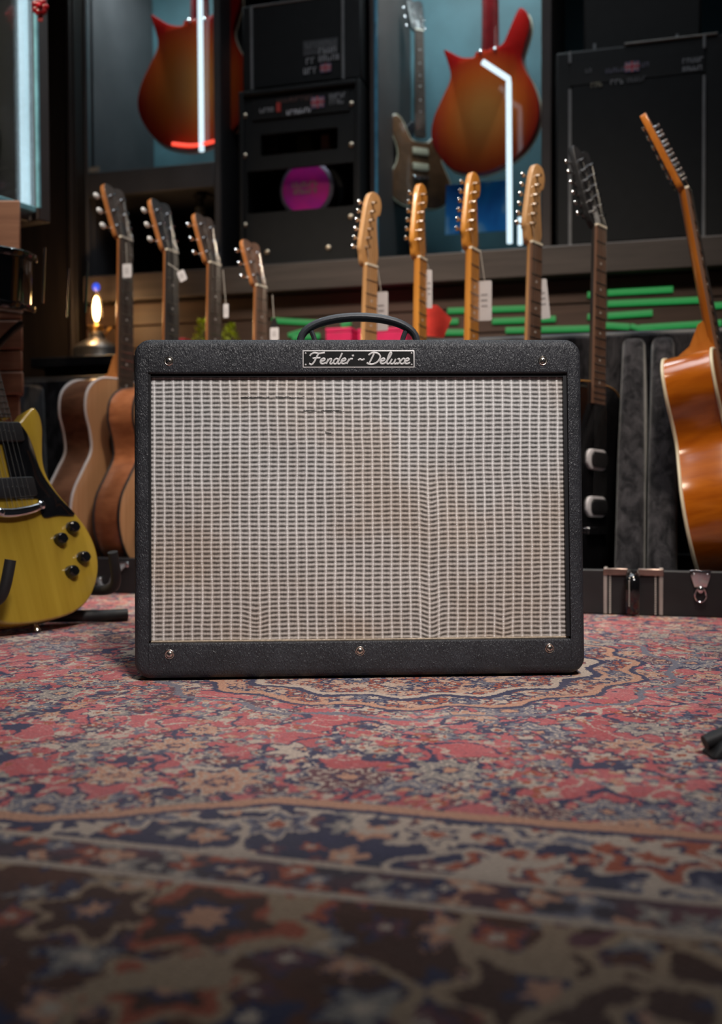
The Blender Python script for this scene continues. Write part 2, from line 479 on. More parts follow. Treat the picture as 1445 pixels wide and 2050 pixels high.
    kk = n.noise(n.vmath('MULTIPLY', co, (1, 1.0, 0)), 330, 2)[0]
    field = n.mix(0.6, field, n.ramp(kk, [(0.25, (0.25, 0.25, 0.25)), (0.75, (0.85, 0.85, 0.85))]), 'OVERLAY')
    n.base(field)
    n.set(Roughness=0.95, Specular_IOR_Level=0.1, Sheen_Weight=0.15, Sheen_Roughness=0.5)
    n.bump(n.math('ADD', kn['Distance'], n.math('MULTIPLY', n.noise(co, 60, 2)[0], 1.5)), 0.5, 0.002)
    return n.mat
rug = MB().box(-2.3, 2.4, -0.6, 2.95, -0.009, 0.0).build('persian_rug', rug_material(), bevel=0.003)
place(rug, 0, 0, 0)
tag(rug, 'faded rose and navy floral persian rug covering the floor', 'rug')

# ================================================================== MAIN AMPLIFIER
def tolex(name='black_tolex', col=(0.024, 0.025, 0.030)):
    n = NT(name); co = n.coord()
    w1 = n.noise(co, 90, 2)[1]
    v = n.vmath('ADD', co, n.vmath('SCALE', n.vmath('SUBTRACT', w1, (0.5, 0.5, 0.5)), sc=0.004))
    mp = n.n.new('ShaderNodeMapping'); mp.inputs['Rotation'].default_value = (0.0, R(24), 0.0); mp.inputs['Scale'].default_value = (1.0, 1.0, 0.36)
    n.put(mp.inputs[0], v)
    a_ = n.noise(mp.outputs[0], 520, 1.2, 0.4, 0.5)[0]
    b_ = n.noise(mp.outputs[0], 260, 1.0, 0.4, 0.3)[0]
    h = n.math('ADD', n.math('ABSOLUTE', n.math('SUBTRACT', a_, 0.5)), n.math('MULTIPLY', b_, 0.35))
    d = n.noise(co, 25, 3)[0]
    n.base(n.ramp(d, [(0.3, tuple(c * 0.8 for c in col)), (0.75, tuple(c * 1.3 for c in col))]))
    n.set(Roughness=n.math('ADD', 0.44, n.math('MULTIPLY', d, 0.12)), Specular_IOR_Level=0.55)
    n.bump(h, 1.0, 0.0022)
    return n.mat
M_tolex = tolex()

def grille_material():
    n = NT('silver_sparkle_grille_cloth'); co = n.coord(); s = n.sep(co)
    PX, PZ = 0.01254, 0.00604
    lo = n.noise(co, 9, 2)[1]; hi_ = n.noise(co, 120, 2)[1]
    ls, hs = n.sep(lo), n.sep(hi_)
    # pulled thread wrinkle
    def dent(x0, z0, amp, sxw, szw):
        a = n.math('DIVIDE', n.math('SUBTRACT', s[0], x0), sxw); b = n.math('DIVIDE', n.math('SUBTRACT', s[2], z0), szw)
        q = n.math('ADD', n.math('MULTIPLY', a, a), n.math('MULTIPLY', b, b))
        return n.math('MULTIPLY', n.math('POWER', 2.718, n.math('MULTIPLY', q, -1.0)), amp)
    X = n.math('ADD', s[0], n.math('MULTIPLY', n.math('SUBTRACT', ls[0], 0.5), 0.006))
    X = n.math('ADD', X, n.math('MULTIPLY', n.math('SUBTRACT', hs[0], 0.5), 0.0016))
    Z = n.math('ADD', s[2], n.math('MULTIPLY', n.math('SUBTRACT', ls[1], 0.5), 0.004))
    Z = n.math('ADD', Z, n.math('MULTIPLY', n.math('SUBTRACT', hs[2], 0.5), 0.0016))
    for args in ((0.093, 0.05, 0.006, 0.012, 0.10), (0.093, 0.23, 0.003, 0.010, 0.04), (-0.14, 0.075, 0.004, 0.012, 0.02), (0.19, 0.06, 0.003, 0.01, 0.03)):
        Z = n.math('ADD', Z, dent(*args))
    a = n.math('FRACT', n.math('DIVIDE', n.math('ADD', X, 1.0), PX)); b = n.math('FRACT', n.math('DIVIDE', n.math('ADD', Z, 1.0), PZ))
    ac = n.math('ABSOLUTE', n.math('SUBTRACT', a, 0.5)); bc = n.math('ABSOLUTE', n.math('SUBTRACT', b, 0.5))
    def sm(v, e0, e1):
        q = n.n.new('ShaderNodeMapRange'); q.interpolation_type = 'SMOOTHSTEP'
        n.put(q.inputs[0], v); q.inputs[1].default_value = e0; q.inputs[2].default_value = e1; return q.outputs[0]
    vert = sm(ac, 0.38, 0.47)                       # bright cord
    vert2 = sm(ac, 0.455, 0.50)                     # dark split in the cord
    ell = n.math('ADD', n.math('POWER', n.math('DIVIDE', ac, 0.45), 4.0), n.math('POWER', n.math('DIVIDE', n.math('ABSOLUTE', n.math('SUBTRACT', b, n.math('ADD', 0.42, n.math('MULTIPLY', hs[1], 0.16)))), 0.30), 2.0))
    dash = n.math('SUBTRACT', 1.0, sm(ell, 0.10, 1.35))
    fine = n.math('SINE', n.math('MULTIPLY', X, 2 * math.pi * 7 / PX)); fine = n.math('ADD', 0.5, n.math('MULTIPLY', fine, 0.5))
    finz = n.math('SINE', n.math('MULTIPLY', Z, 2 * math.pi * 5 / PZ)); finz = n.math('ADD', 0.5, n.math('MULTIPLY', finz, 0.5))
    gr = n.noise(n.vmath('MULTIPLY', co, (1, 1, 1.6)), 900, 2)[0]
    stain = n.noise(n.vmath('ADD', co, (3, 0, 1)), 5.5, 3, 0.6)[0]
    low = sm(s[2], 0.36, 0.05)
    tint = n.math('ADD', n.math('MULTIPLY', sm(stain, 0.42, 0.68), 0.55), n.math('MULTIPLY', low, 0.42), clamp=True)
    pale = n.mix(tint, (0.62, 0.595, 0.575), (0.54, 0.43, 0.34))
    whit = n.mix(tint, (0.94, 0.92, 0.91), (0.82, 0.72, 0.64))
    drk = n.mix(tint, (0.020, 0.019, 0.017), (0.050, 0.034, 0.024))
    weave = n.mix(n.math('MULTIPLY', fine, n.math('MULTIPLY', gr, 0.95)), pale, drk)
    weave = n.mix(n.math('MULTIPLY', finz, 0.25), weave, drk)
    core = n.math('SUBTRACT', 1.0, sm(ell, 0.0, 0.45))
    weave = n.mix(n.math('MULTIPLY', dash, n.math('ADD', 0.46, n.math('MULTIPLY', fine, 0.34))), weave, drk)
    weave = n.mix(n.math('MULTIPLY', core, n.math('ADD', 0.25, n.math('MULTIPLY', gr, 0.95)), clamp=True), weave, drk)
    weave = n.mix(n.math('MULTIPLY', vert, n.math('ADD', 0.38, n.math('MULTIPLY', sm(bc, 0.22, 0.46), 0.55))), weave, whit)
    weave = n.mix(n.math('MULTIPLY', vert2, 0.35), weave, pale)
    row = sm(bc, 0.36, 0.48)
    weave = n.mix(n.math('MULTIPLY', row, n.math('ADD', 0.12, n.math('MULTIPLY', gr, 0.6))), weave, whit)
    # scuffed tears near the top left
    def scuff(x0, x1, z0, th):
        m1 = n.math('MULTIPLY', n.math('GREATER_THAN', s[0], x0), n.math('LESS_THAN', s[0], x1))
        zz = n.math('ADD', s[2], n.math('MULTIPLY', n.math('SUBTRACT', ls[2], 0.5), 0.004))
        m2 = n.math('LESS_THAN', n.math('ABSOLUTE', n.math('SUBTRACT', zz, z0)), th)
        m3 = n.math('GREATER_THAN', n.noise(n.vmath('MULTIPLY', co, (1, 1, 3)), 150, 3)[0], 0.47)
        return n.math('MULTIPLY', n.math('MULTIPLY', m1, m2), m3)
    ZT = 0.356
    for sc in ((-0.158, -0.120, 0.3695, 0.0016), (-0.112, -0.073, 0.3695, 0.0016), (-0.075, -0.018, 0.3515, 0.0012), (-0.046, -0.036, 0.3225, 0.0018)):
        weave = n.mix(n.math('MULTIPLY', scuff(*sc), 0.85), weave, (0.02, 0.018, 0.016))
    spk = n.math('GREATER_THAN', n.noise(co, 600, 1)[0], 0.62)
    weave = n.mix(n.math('MULTIPLY', spk, n.math('MULTIPLY', vert, 0.8)), weave, (0.9, 0.88, 0.86))
    n.base(weave); n.set(Roughness=0.55, Specular_IOR_Level=0.4, Sheen_Weight=0.1)
    n.bump(n.math('ADD', n.math('SUBTRACT', n.math('MULTIPLY', vert, 0.6), n.math('MULTIPLY', dash, 0.5)), n.math('MULTIPLY', fine, 0.15)), 0.5, 0.0008)
    return n.mat

def rrect(x0, x1, z0, z1, r, n=6):
    out = []
    for cx, cz, a0 in ((x1 - r, z0 + r, -90), (x1 - r, z1 - r, 0), (x0 + r, z1 - r, 90), (x0 + r, z0 + r, 180)):
        for k in range(n + 1):
            a = R(a0 + 90 * k / n); out.append((cx + r * math.cos(a), cz + r * math.sin(a)))
    return out

AW, AH, AD, TILT = 0.597, 0.447, 0.262, R(3.5)
amp = thing('combo_amplifier', 'black textured combo amplifier with silver grille cloth on the rug', 'amplifier', (0.0, 1.4, 0.0), (0, 0, R(2.3)))
amp.location = (0.0, 1.376, 0.003)
hx = AW / 2
def shell_ring(x, z0, z1, y, r): return [(p[0], y, p[1]) for p in rrect(-x, x, z0, z1, r)]
tt = 0.0195
fx = 0.010
secs = []
for k in range(5):                                   # rounded front edge
    a = math.pi / 2 * k / 4
    i = fx * (1 - math.sin(a))
    secs.append(shell_ring(hx - i, i, AH - i, fx * (1 - math.cos(a)), 0.021 - i * 0.6))
secs.append(shell_ring(hx, 0, AH, AD - 0.006, 0.021)); secs.append(shell_ring(hx - 0.006, 0.006, AH - 0.006, AD, 0.018))
secs.append(shell_ring(hx - tt, tt, AH - tt, AD, 0.003)); secs.append(shell_ring(hx - tt, tt, AH - tt, 0.0, 0.003))
vs, fs = [], []
L = len(secs[0])
for q in secs: vs += q
NS = len(secs)
for i in range(NS):
    j = (i + 1) % NS
    for k in range(L):
        k2 = (k + 1) % L; fs.append((i * L + k, i * L + k2, j * L + k2, j * L + k))
shear = lambda p: Vector((p.x, p.y + p.z * math.tan(TILT) * (1 - p.y / AD), p.z))
MB(shear).add(vs, fs).build('cabinet', M_tolex, amp, ang=60)
MB(shear).box(-hx + tt + 0.0005, hx - tt - 0.0005, AD - 0.02, AD - 0.006, tt + 0.0005, AH - tt - 0.0005).build('back_panel', M_tolex, amp)
fr = lambda p: Vector((p.x, p.y * math.cos(TILT) + p.z * math.sin(TILT), p.z * math.cos(TILT) - p.y * math.sin(TILT)))
gz0, gz1 = 0.047, 0.402
def panel(name, z0, z1, rt_, rb_, py):
    prof = []
    for k in range(6):
        a = math.pi / 2 * k / 5; prof.append((py + rb_ - rb_ * math.sin(a), z0 + rb_ - rb_ * math.cos(a)))
    for k in range(6):
        a = math.pi / 2 * k / 5; prof.append((py + rt_ - rt_ * math.cos(a), z1 - rt_ + rt_ * math.sin(a)))
    prof += [(0.026, z1), (0.026, z0)]
    xs = [-hx + tt + 0.0004, hx - tt - 0.0004]
    return MB(fr).loft([[(x, p[0], p[1]) for p in prof] for x in xs]).build(name, M_tolex, amp, ang=50)
panel('top_panel', gz1, AH * 1.0007 / math.cos(TILT), 0.011, 0.003, -0.0006)
panel('bottom_panel', 0.0012, gz0, 0.0025, 0.011, -0.0006)
# grille cloth, slightly uneven surface
gx = hx - tt - 0.0015
nx, nz = 60, 40; vs, fs = [], []
rnd = random.Random(3)
for j in range(nz + 1):
    for i in range(nx + 1):
        x = -gx + 2 * gx * i / nx; z = gz0 + 0.0002 + (gz1 - gz0 - 0.0004) * j / nz
        e = min(i, nx - i, 6) / 6 * min(j, nz - j, 6) / 6
        y = 0.0085 - 0.0016 * e * (math.sin(x * 23 + 1.0) * math.sin(z * 31) + 0.5 * math.sin(x * 61 + z * 40)) * 0.6 - 0.001 * e
        vs.append((x, y, z))
for j in range(nz):
    for i in range(nx):
        q = j * (nx + 1) + i; fs.append((q, q + 1, q + nx + 2, q + nx + 1))
b0 = len(vs)
vs += [(-gx, 0.02, gz0 + 0.0002), (gx, 0.02, gz0 + 0.0002), (gx, 0.02, gz1 - 0.0002), (-gx, 0.02, gz1 - 0.0002)]
fs.append((b0, b0 + 1, b0 + 2, b0 + 3))
fs.append(tuple(range(0, nx + 1)) + (b0 + 1, b0))
fs.append(tuple(nz * (nx + 1) + i for i in range(nx, -1, -1)) + (b0 + 3, b0 + 2))
fs.append(tuple(j * (nx + 1) for j in range(nz, -1, -1)) + (b0, b0 + 3))
fs.append(tuple(j * (nx + 1) + nx for j in range(nz + 1)) + (b0 + 2, b0 + 1))
MB(fr).add(vs, fs).build('grille_cloth', grille_material(), amp)
# pale fringe of cloth along the lower edge
M_fringe = pm('frayed_cloth_edge', (0.42, 0.33, 0.24), 0.8, var=0.3, scale=300)
MB(fr).tube([(-gx - 0.001, 0.0075, gz0 + 0.0015), (0, 0.007, gz0 + 0.0012), (gx, 0.0075, gz0 + 0.0015)], 0.0015, 6).build('cloth_hem', M_fringe, amp)
# black strips painting in the shadow of the gap around the grille
for x0, x1 in ((-gx - 0.0014, -gx + 0.0012), (gx - 0.0036, gx + 0.0014)):
    MB(fr).box(x0, x1, 0.002 if x0 < 0 else 0.004, 0.0105, gz0 + 0.003, gz1 - 0.0005).build('gap_shadow_strip', M_black, amp)
MB(fr).box(-gx, gx, 0.0045, 0.0105, gz1 - 0.0040, gz1 + 0.001).build('gap_shadow_strip', M_black, amp)
# screws
sc_px = [(346, 728), (1092, 719), (346, 1306), (720, 1304), (1098, 1303)]
def amp_front(px, py):
    return (px - 723.5) / 1499.0, (1355 - py) / 1499.0
for px, py in sc_px:
    x, z = amp_front(px, py)
    if py < 800: z = AH - 0.0285
    b = MB(lambda p, x=x, z=z: fr(Vector((p.x + x, p.y - 0.0006, p.z + z)))).lathe([(0.0062, 0.0), (0.0062, -0.0006), (0.0054, -0.0012), (0.0048, -0.0010)], 20, axis='y')
    wsh = b.build('cup_washer', M_nickel, amp)
    b = MB(lambda p, x=x, z=z: fr(Vector((p.x + x, p.y - 0.0012, p.z + z)))).lathe([(0.0041, -0.0008), (0.0037, -0.0019), (0.0024, -0.0026), (0.0004, -0.0028)], 16, axis='y')
    scw = b.build('screw', M_nickel, wsh)
    q = MB(lambda p, x=x, z=z: fr(Vector((p.x + x, p.y - 0.0012, p.z + z)))); q.box(-0.0019, 0.0019, -0.0034, -0.0020, -0.0006, 0.0006); q.box(-0.0006, 0.0006, -0.0034, -0.0020, -0.0019, 0.0019)
    q.build('cross_slot', M_black, wsh)
# logo plate
M_silver = pm('satin_silver', (0.56, 0.54, 0.53), 0.42, 0.25, var=0.08)
lx0, lx1 = amp_front(610, 0)[0], amp_front(834, 0)[0]
lz = AH - 0.0260; lh = 0.0118
lp = MB(fr).prism(rrect(lx0, lx1, lz - lh, lz + lh, 0.0012, 3), -0.0012, 0.0014, 0.0004).build('logo_plate', M_silver, amp)
MB(fr).prism(rrect(lx0 + 0.0017, lx1 - 0.0017, lz - lh + 0.0017, lz + lh - 0.0017, 0.0008, 3), -0.00135, 0.0, 0.0).build('plate_field', pm('black_enamel', (0.012, 0.012, 0.012), 0.3), lp)
for sx in (lx0 + 0.0042, lx1 - 0.0042):
    for sz in (lz - lh + 0.0042, lz + lh - 0.0042):
        MB(lambda p, sx=sx, sz=sz: fr(Vector((p.x + sx, p.y, p.z + sz)))).ball((0, -0.0014, 0), 0.0013, 8, 5, (1, 0.6, 1)).build('rivet', M_silver, lp)
E = [(.62, .22), (.80, .30), (.86, .42), (.78, .5), (.66, .42), (.61, .22), (.68, .04), (.82, .03), (.95, .15)]
def sh_(p, dx): return [(x + dx, y) for x, y in p]
strokes = [
    [(-.06, .72), (.0, .90), (.18, 1.0), (.45, .95), (.80, 1.02)], [(.44, .95), (.34, .6), (.23, .15), (.10, -.05), (-.04, .05)], [(.13, .50), (.35, .54), (.58, .56)],
    E, [(1.06, .46), (1.02, .25), (.98, .0)], [(1.0, .15), (1.12, .42), (1.24, .45), (1.24, .3), (1.2, .08), (1.27, .0), (1.38, .12)],
    [(1.66, .4), (1.54, .48), (1.42, .34), (1.40, .1), (1.5, .0), (1.6, .1), (1.68, .4)], [(1.84, 1.0), (1.73, .5), (1.66, .1), (1.74, .0), (1.84, .12)],
    sh_(E, 1.24), [(2.30, .46), (2.25, .23), (2.2, .0)], [(2.24, .2), (2.36, .44), (2.52, .46)], [(2.44, .74), (2.56, .78)], [(2.50, .68), (2.50, .84)],
    [(2.85, .34), (2.95, .44), (3.08, .36), (3.22, .46)],
    [(3.74, .95), (3.64, .5), (3.52, .0)], [(3.42, .80), (3.62, 1.0), (3.95, .96), (4.14, .65), (4.02, .2), (3.75, -.02), (3.5, .0), (3.38, .12)],
    sh_(E, 3.57), [(4.52, .15), (4.70, .6), (4.78, .95), (4.70, 1.02), (4.62, .7), (4.58, .15), (4.66, .0), (4.78, .12)],
    [(4.86, .46), (4.79, .12), (4.87, .0), (5.0, .1), (5.08, .46)], [(5.08, .46), (5.03, .1), (5.11, .0), (5.22, .14)],
    [(5.2, .40), (5.3, .45), (5.38, .1), (5.5, .0), (5.60, .10)], [(5.62, .44), (5.5, .46), (5.28, .05), (5.18, .02)],
    sh_(E, 5.02)]
tx0 = amp_front(623, 0)[0]; ku, kv = 0.0223, 0.0148
lt = MB(fr)
for st in strokes:
    pth = catmull(st, 5)
    lt.tube([(tx0 + (x + 0.10 * y) * ku + 0.001, -0.0016, lz - 0.0068 + y * kv) for x, y in pth], 0.00128, 6, flat=0.45)
lt.build('script_lettering', M_silver, lp)
# handle
hd = 0.115
hxa, hxb = (613 - 723.5) / 1380, (841 - 723.5) / 1380
hc = (hxa + hxb) / 2; hw = (hxb - hxa) / 2
zt = AH
hp = [(hc + hw * math.cos(math.pi * t / 24), hd, zt + 0.004 + 0.0385 * math.sin(math.pi * t / 24) ** 0.8) for t in range(25)]
hr = [0.0050 + 0.0015 * math.sin(math.pi * t / 24) for t in range(25)]
ha = MB().tube(hp, hr, 12, flat=1.7).build('handle', pm('moulded_handle', (0.045, 0.048, 0.055), 0.42, var=0.15, bump=0.3, bscale=900), amp)
for sg in (-1, 1):
    xe = hc + sg * hw
    MB().tube(catmull([(xe - sg * 0.016, hd, zt + 0.0225), (xe - sg * 0.020, hd, zt + 0.012), (xe - sg * 0.022, hd, zt + 0.001)], 4), 0.0035, 8, flat=2.0).build('handle_strut', MATS['moulded_handle'], ha)
    MB().box(xe - 0.014 if sg > 0 else xe - 0.012, xe + 0.012 if sg > 0 else xe + 0.014, hd - 0.012, hd + 0.012, zt - 0.001, zt + 0.0045).build('end_cap', MATS['moulded_handle'], ha, bevel=0.002)
    MB().ball((xe - sg * 0.011, hd - 0.003, zt + 0.0055), 0.0035, 10, 6).build('handle_bolt', M_nickel, ha)
for sx in (-1, 1):
    for yy in (0.05, AD - 0.03):
        MB().lathe([(0.016, -0.003), (0.016, 0.001)], 16, (sx * (hx - 0.05), yy, 0)).build('rubber_foot', M_rubber, amp)

# ================================================================== GUITARS
def orient(o, base, yaw, lean, roll):
    o.matrix_world = Matrix.Translation(base) @ Matrix.Rotation(yaw, 4, 'Z') @ Matrix.Rotation(-lean, 4, 'X') @ Matrix.Rotation(roll, 4, 'Y')

ACO = [(0, 0), (.09, .008), (.155, .05), (.185, .12), (.18, .19), (.145, .25), (.118, .295), (.122, .34), (.138, .39), (.13, .44), (.09, .472), (.03, .48)]
ACO_F = catmull(ACO + [(-x, z) for x, z in reversed(ACO) if x > 0], 4, True)
STRAT = catmull([(0, 0), (.08, .003), (.13, .03), (.155, .08), (.155, .13), (.13, .185), (.112, .225), (.118, .265), (.135, .30), (.14, .335), (.125, .358), (.09, .345),
         (.055, .315), (.035, .30), (-.03, .30), (-.055, .325), (-.075, .365), (-.10, .40), (-.13, .405), (-.145, .37), (-.138, .32), (-.118, .27), (-.112, .225),
         (-.125, .18), (-.155, .13), (-.16, .08), (-.135, .03), (-.08, .003)], 4, True)
SINGLE = catmull([(0, 0), (.07, .006), (.118, .030), (.150, .075), (.158, .120), (.147, .165), (.122, .205), (.098, .240), (.085, .272), (.084, .302), (.092, .335), (.101, .368), (.101, .396), (.090, .409),
         (.072, .396), (.052, .380), (.032, .374), (-.03, .412), (-.07, .415), (-.105, .395), (-.118, .36), (-.110, .315), (-.098, .275), (-.102, .24), (-.124, .20),
         (-.148, .165), (-.160, .120), (-.150, .075), (-.118, .030), (-.07, .006)], 4, True)
RK = [(950, 345), (905, 330), (875, 295), (863, 262), (868, 225), (887, 185), (900, 160), (903, 142), (897, 118), (889, 92), (905, 100), (925, 112), (950, 116), (958, 106),
      (1004, 102), (1020, 78), (1034, 48), (1044, 35), (1058, 48), (1062, 76), (1052, 110), (1047, 132), (1055, 158), (1070, 187), (1081, 228), (1078, 265), (1060, 300), (1030, 325), (990, 342)]
RICK = catmull([((x - 972) / 640, (345 - y) / 640) for x, y in RK], 4, True)

def fret_positions(scale, n): return [scale - scale / 2 ** (k / 12) for k in range(1, n + 1)]

def neck_parts(g, z_nut, z_end, wn, we, yf, M_neck, M_board, thick=0.021, bthick=0.006, nfr=20, scale=0.64, M_dot=None, dots=True, y_slope=0.0):
    """neck from z_end (body) to z_nut; fretboard face at y=yf"""
    secs = []
    for z, wd, th in ((z_end, we, thick * 1.12), ((z_nut + z_end) / 2, (wn + we) / 2, thick * 1.05), (z_nut, wn, thick)):
        q = []
        for k in range(9):
            a = math.pi * k / 8
            q.append((math.cos(a) * wd / 2, yf + bthick + math.sin(a) ** 0.8 * th * 0.78, z))
        secs.append(q)
    MB().loft(secs).build('neck', M_neck, g)
    MB().add([(-we / 2, yf, z_end), (we / 2, yf, z_end), (we / 2, yf + bthick, z_end), (-we / 2, yf + bthick, z_end),
              (-wn / 2, yf, z_nut), (wn / 2, yf, z_nut), (wn / 2, yf + bthick, z_nut), (-wn / 2, yf + bthick, z_nut)],
             [(0, 3, 2, 1), (4, 5, 6, 7), (0, 1, 5, 4), (1, 2, 6, 5), (2, 3, 7, 6), (3, 0, 4, 7)]).build('fretboard', M_board, g)
    b = MB()
    for p in fret_positions(scale, nfr):
        z = z_nut - p
        if z < z_end + 0.004: break
        t = (z_nut - z) / (z_nut - z_end); wd = wn + (we - wn) * t
        b.box(-wd / 2, wd / 2, yf - 0.0011, yf + 0.001, z - 0.0011, z + 0.0011)
    b.build('frets', M_nickel, g)['kind'] = 'stuff'
    if dots:
        fp = [0] + fret_positions(scale, nfr)
        for k in (3, 5, 7, 9, 12, 15):
            if k < len(fp) and z_nut - fp[k] > z_end:
                z = z_nut - (fp[k] + fp[k - 1]) / 2
                MB().lathe([(0.0032, yf - 0.0004), (0.0032, yf + 0.001)], 10, (0, 0, z), 'y').build('inlay_dot', M_dot or M_pearl, g)
    MB().box(-wn / 2, wn / 2, yf - 0.0022, yf + bthick, z_nut, z_nut + 0.005).build('nut', M_bone, g)

def tuner(g, M, xf, x, z, side, face_y, back_y, M_btn, out=0.02, big=1.0):
    b = MB(xf)
    b.lathe([(0.0045, face_y - 0.001), (0.0045, face_y - 0.002), (0.003, face_y - 0.003), (0.003, face_y - 0.012), (0.0036, face_y - 0.013)], 8, (x, 0, z), 'y')
    b.box(x - 0.006, x + 0.006, back_y, back_y + 0.008, z - 0.008, z + 0.008)
    b.tube([(x, back_y + 0.005, z), (x + side * out, back_y + 0.005, z)], 0.0022, 6)
    t = b.build('tuner', M, g)
    c = x + side * (out + 0.007 * big)
    MB(xf).ball((c, back_y + 0.005, z), 0.0085 * big, 10, 6, (1.0, 0.45, 0.85)).build('tuner_button', M_btn, t)

def strings(g, z_br, y_br, wb, z_nut, y_nut, wn, posts=None, n=6, rad=0.0005):
    b = MB()
    for i in range(n):
        t = i / (n - 1) - 0.5
        p = [(t * wb, y_br, z_br), (t * wn, y_nut, z_nut)]
        if posts: p.append(posts[i])
        b.tube(p, rad * (1.3 - 0.6 * i / (n - 1)), 4)
    b.build('strings', M_string, g)

def acoustic(label, sc, M_side, M_top, M_neck, M_board, M_bind, bt=0.10, ntun=3, M_tun=None, M_btn=None, guard=None, group=None, bbig=1.0, head_top=None, headcol=None, nk=0.352):
    g = thing('acoustic_guitar', label, 'guitar', (0, 0, 0), group=group)
    M_tun = M_tun or M_chrome; M_btn = M_btn or M_chrome
    body = MB().prism(ACO_F, 0.003, bt, 0.003, 0.004).build('body', M_side, g, ang=50)
    MB().prism(offset_poly(ACO_F, 0.002), -0.0005, 0.0025, 0.001, 0.0).build('soundboard', M_top, g)
    for y in (0.0025, bt - 0.002):
        MB().tube([(p[0], y, p[1]) for p in ACO_F], 0.0034, 6, True).build('binding', M_bind, g)
    MB().lathe([(0.058, -0.0005), (0.058, -0.0012), (0.050, -0.0012), (0.050, -0.0005)], 32, (0, 0, 0.325), 'y').build('rosette', pm('rosette_wood', (0.06, 0.03, 0.02), 0.4), g)
    MB().lathe([(0.050, 0.0), (0.050, -0.0016)], 32, (0, 0, 0.325), 'y').build('soundhole', pm('soundhole_dark', (0.004, 0.003, 0.003), 0.9), g)
    br = MB().prism(catmull([(-.085, .135), (-.05, .128), (0, .126), (.05, .128), (.085, .135), (.085, .150), (.05, .158), (0, .160), (-.05, .158), (-.085, .150)], 3, True), -0.009, 0.0, 0.003, 0).build('bridge', M_board, g)
    MB().box(-0.036, 0.036, -0.012, -0.008, 0.148, 0.151).build('saddle', M_bone, br)
    if guard:
        MB().prism(catmull([(.045, .29), (.06, .33), (.055, .365), (.095, .33), (.115, .27), (.10, .215), (.07, .235)], 4, True), -0.002, -0.0004, 0.0006).build('pickguard', guard, g)
    zn = 0.48 + nk
    neck_parts(g, zn, 0.41, 0.044, 0.055, -0.006, M_neck, M_board, nfr=18, scale=0.645)
    # heel
    MB().loft([[(-.027, 0.0, .478), (.027, 0.0, .478), (.020, bt * .85, .478), (-.020, bt * .85, .478)],
               [(-.024, 0.0, .51), (.024, 0.0, .51), (.012, bt * .50, .50), (-.012, bt * .50, .50)],
               [(-.022, 0.0, .55), (.022, 0.0, .55), (.014, .026, .54), (-.014, .026, .54)]]).build('heel', M_neck, g)
    ha = R(15)
    def hx_(p):
        y, z = p.y, p.z
        return Vector((p.x, y * math.cos(ha) + z * math.sin(ha) - 0.002, zn + z * math.cos(ha) - y * math.sin(ha)))
    L = 0.135 if ntun == 3 else 0.172
    ho = catmull([(-.022, 0.002), (-.030, .03), (-.034, .07), (-.037, L), (-.018, L + .010), (0, L + .005), (.018, L + .010), (.037, L), (.034, .07), (.030, .03), (.022, 0.002)], 3, True)
    hs = MB(hx_).prism(ho, 0.003, 0.016, 0.001).build('headstock', M_neck, g)
    MB(hx_).prism(offset_poly(ho, 0.0006), 0.0015, 0.003, 0.0).build('head_veneer', headcol or M_board, hs)
    MB(hx_).prism([(-.008, .01), (.008, .01), (.009, .02), (.004, .045), (-.004, .045), (-.009, .02)], 0.0, 0.0016, 0).build('truss_cover', M_black, hs)
    posts = []
    for i in range(ntun):
        zz = 0.032 + (L - 0.055) * i / (ntun - 1)
        for sd in (-1, 1):
            tuner(g, M_tun, hx_, sd * 0.020, zz, sd, 0.002, 0.016, M_btn, 0.022, bbig)
    for i in range(6):
        sd = -1 if i < 3 else 1; k = i if i < 3 else 5 - i
        posts.append(hx_(Vector((sd * 0.020, -0.006, 0.032 + (L - 0.055) * k / 2))))
    strings(g, 0.149, -0.0125, 0.054, zn, -0.0090, 0.035, posts)
    g.scale = (1, 1, 1)
    g['_s'] = sc
    return g

def finish(g, base, yaw, lean, roll, sc=1.0):
    if '_s' in g: del g['_s']
    g.matrix_world = Matrix.Translation(base) @ Matrix.Rotation(yaw, 4, 'Z') @ Matrix.Rotation(-lean, 4, 'X') @ Matrix.Rotation(roll, 4, 'Y') @ Matrix.Scale(sc, 4)

M_mahog = wood('mahogany_side', (0.21, 0.068, 0.028), (0.40, 0.150, 0.066), 0.3, (16, 16, 50), 0.4)
M_walnut = wood('walnut_side', (0.12, 0.052, 0.030), (0.28, 0.13, 0.075), 0.3, (16, 16, 40), 0.4)
M_redw = wood('red_mahogany_side', (0.10, 0.028, 0.010), (0.24, 0.080, 0.028), 0.28, (16, 16, 30), 0.5)
M_spruce = wood('spruce_top', (0.42, 0.21, 0.095), (0.55, 0.30, 0.15), 0.35, (130, 20, 3), 0.3)
M_maple_o = wood('amber_maple_neck', (0.52, 0.20, 0.030), (0.66, 0.29, 0.055), 0.3, (40, 40, 5), 0.5)
M_maple_l = wood('pale_maple_neck', (0.46, 0.24, 0.095), (0.58, 0.33, 0.15), 0.35, (40, 40, 5), 0.4)
M_orange = wood('orange_maple_side', (0.36, 0.080, 0.004), (0.54, 0.145, 0.008), 0.2, (10, 10, 60), 0.7)
M_neckmah = wood('mahogany_neck', (0.34, 0.12, 0.035), (0.50, 0.20, 0.065), 0.3, (40, 40, 5), 0.4)
M_rose = wood('rosewood_board', (0.030, 0.018, 0.014), (0.085, 0.055, 0.042), 0.45, (60, 60, 5), 0.0)
M_roseb = wood('brown_rosewood_board', (0.10, 0.05, 0.032), (0.19, 0.10, 0.065), 0.45, (60, 60, 5), 0.0)
M_ebony = wood('ebony_board', (0.012, 0.011, 0.012), (0.045, 0.042, 0.044), 0.4, (60, 60, 5), 0.0)
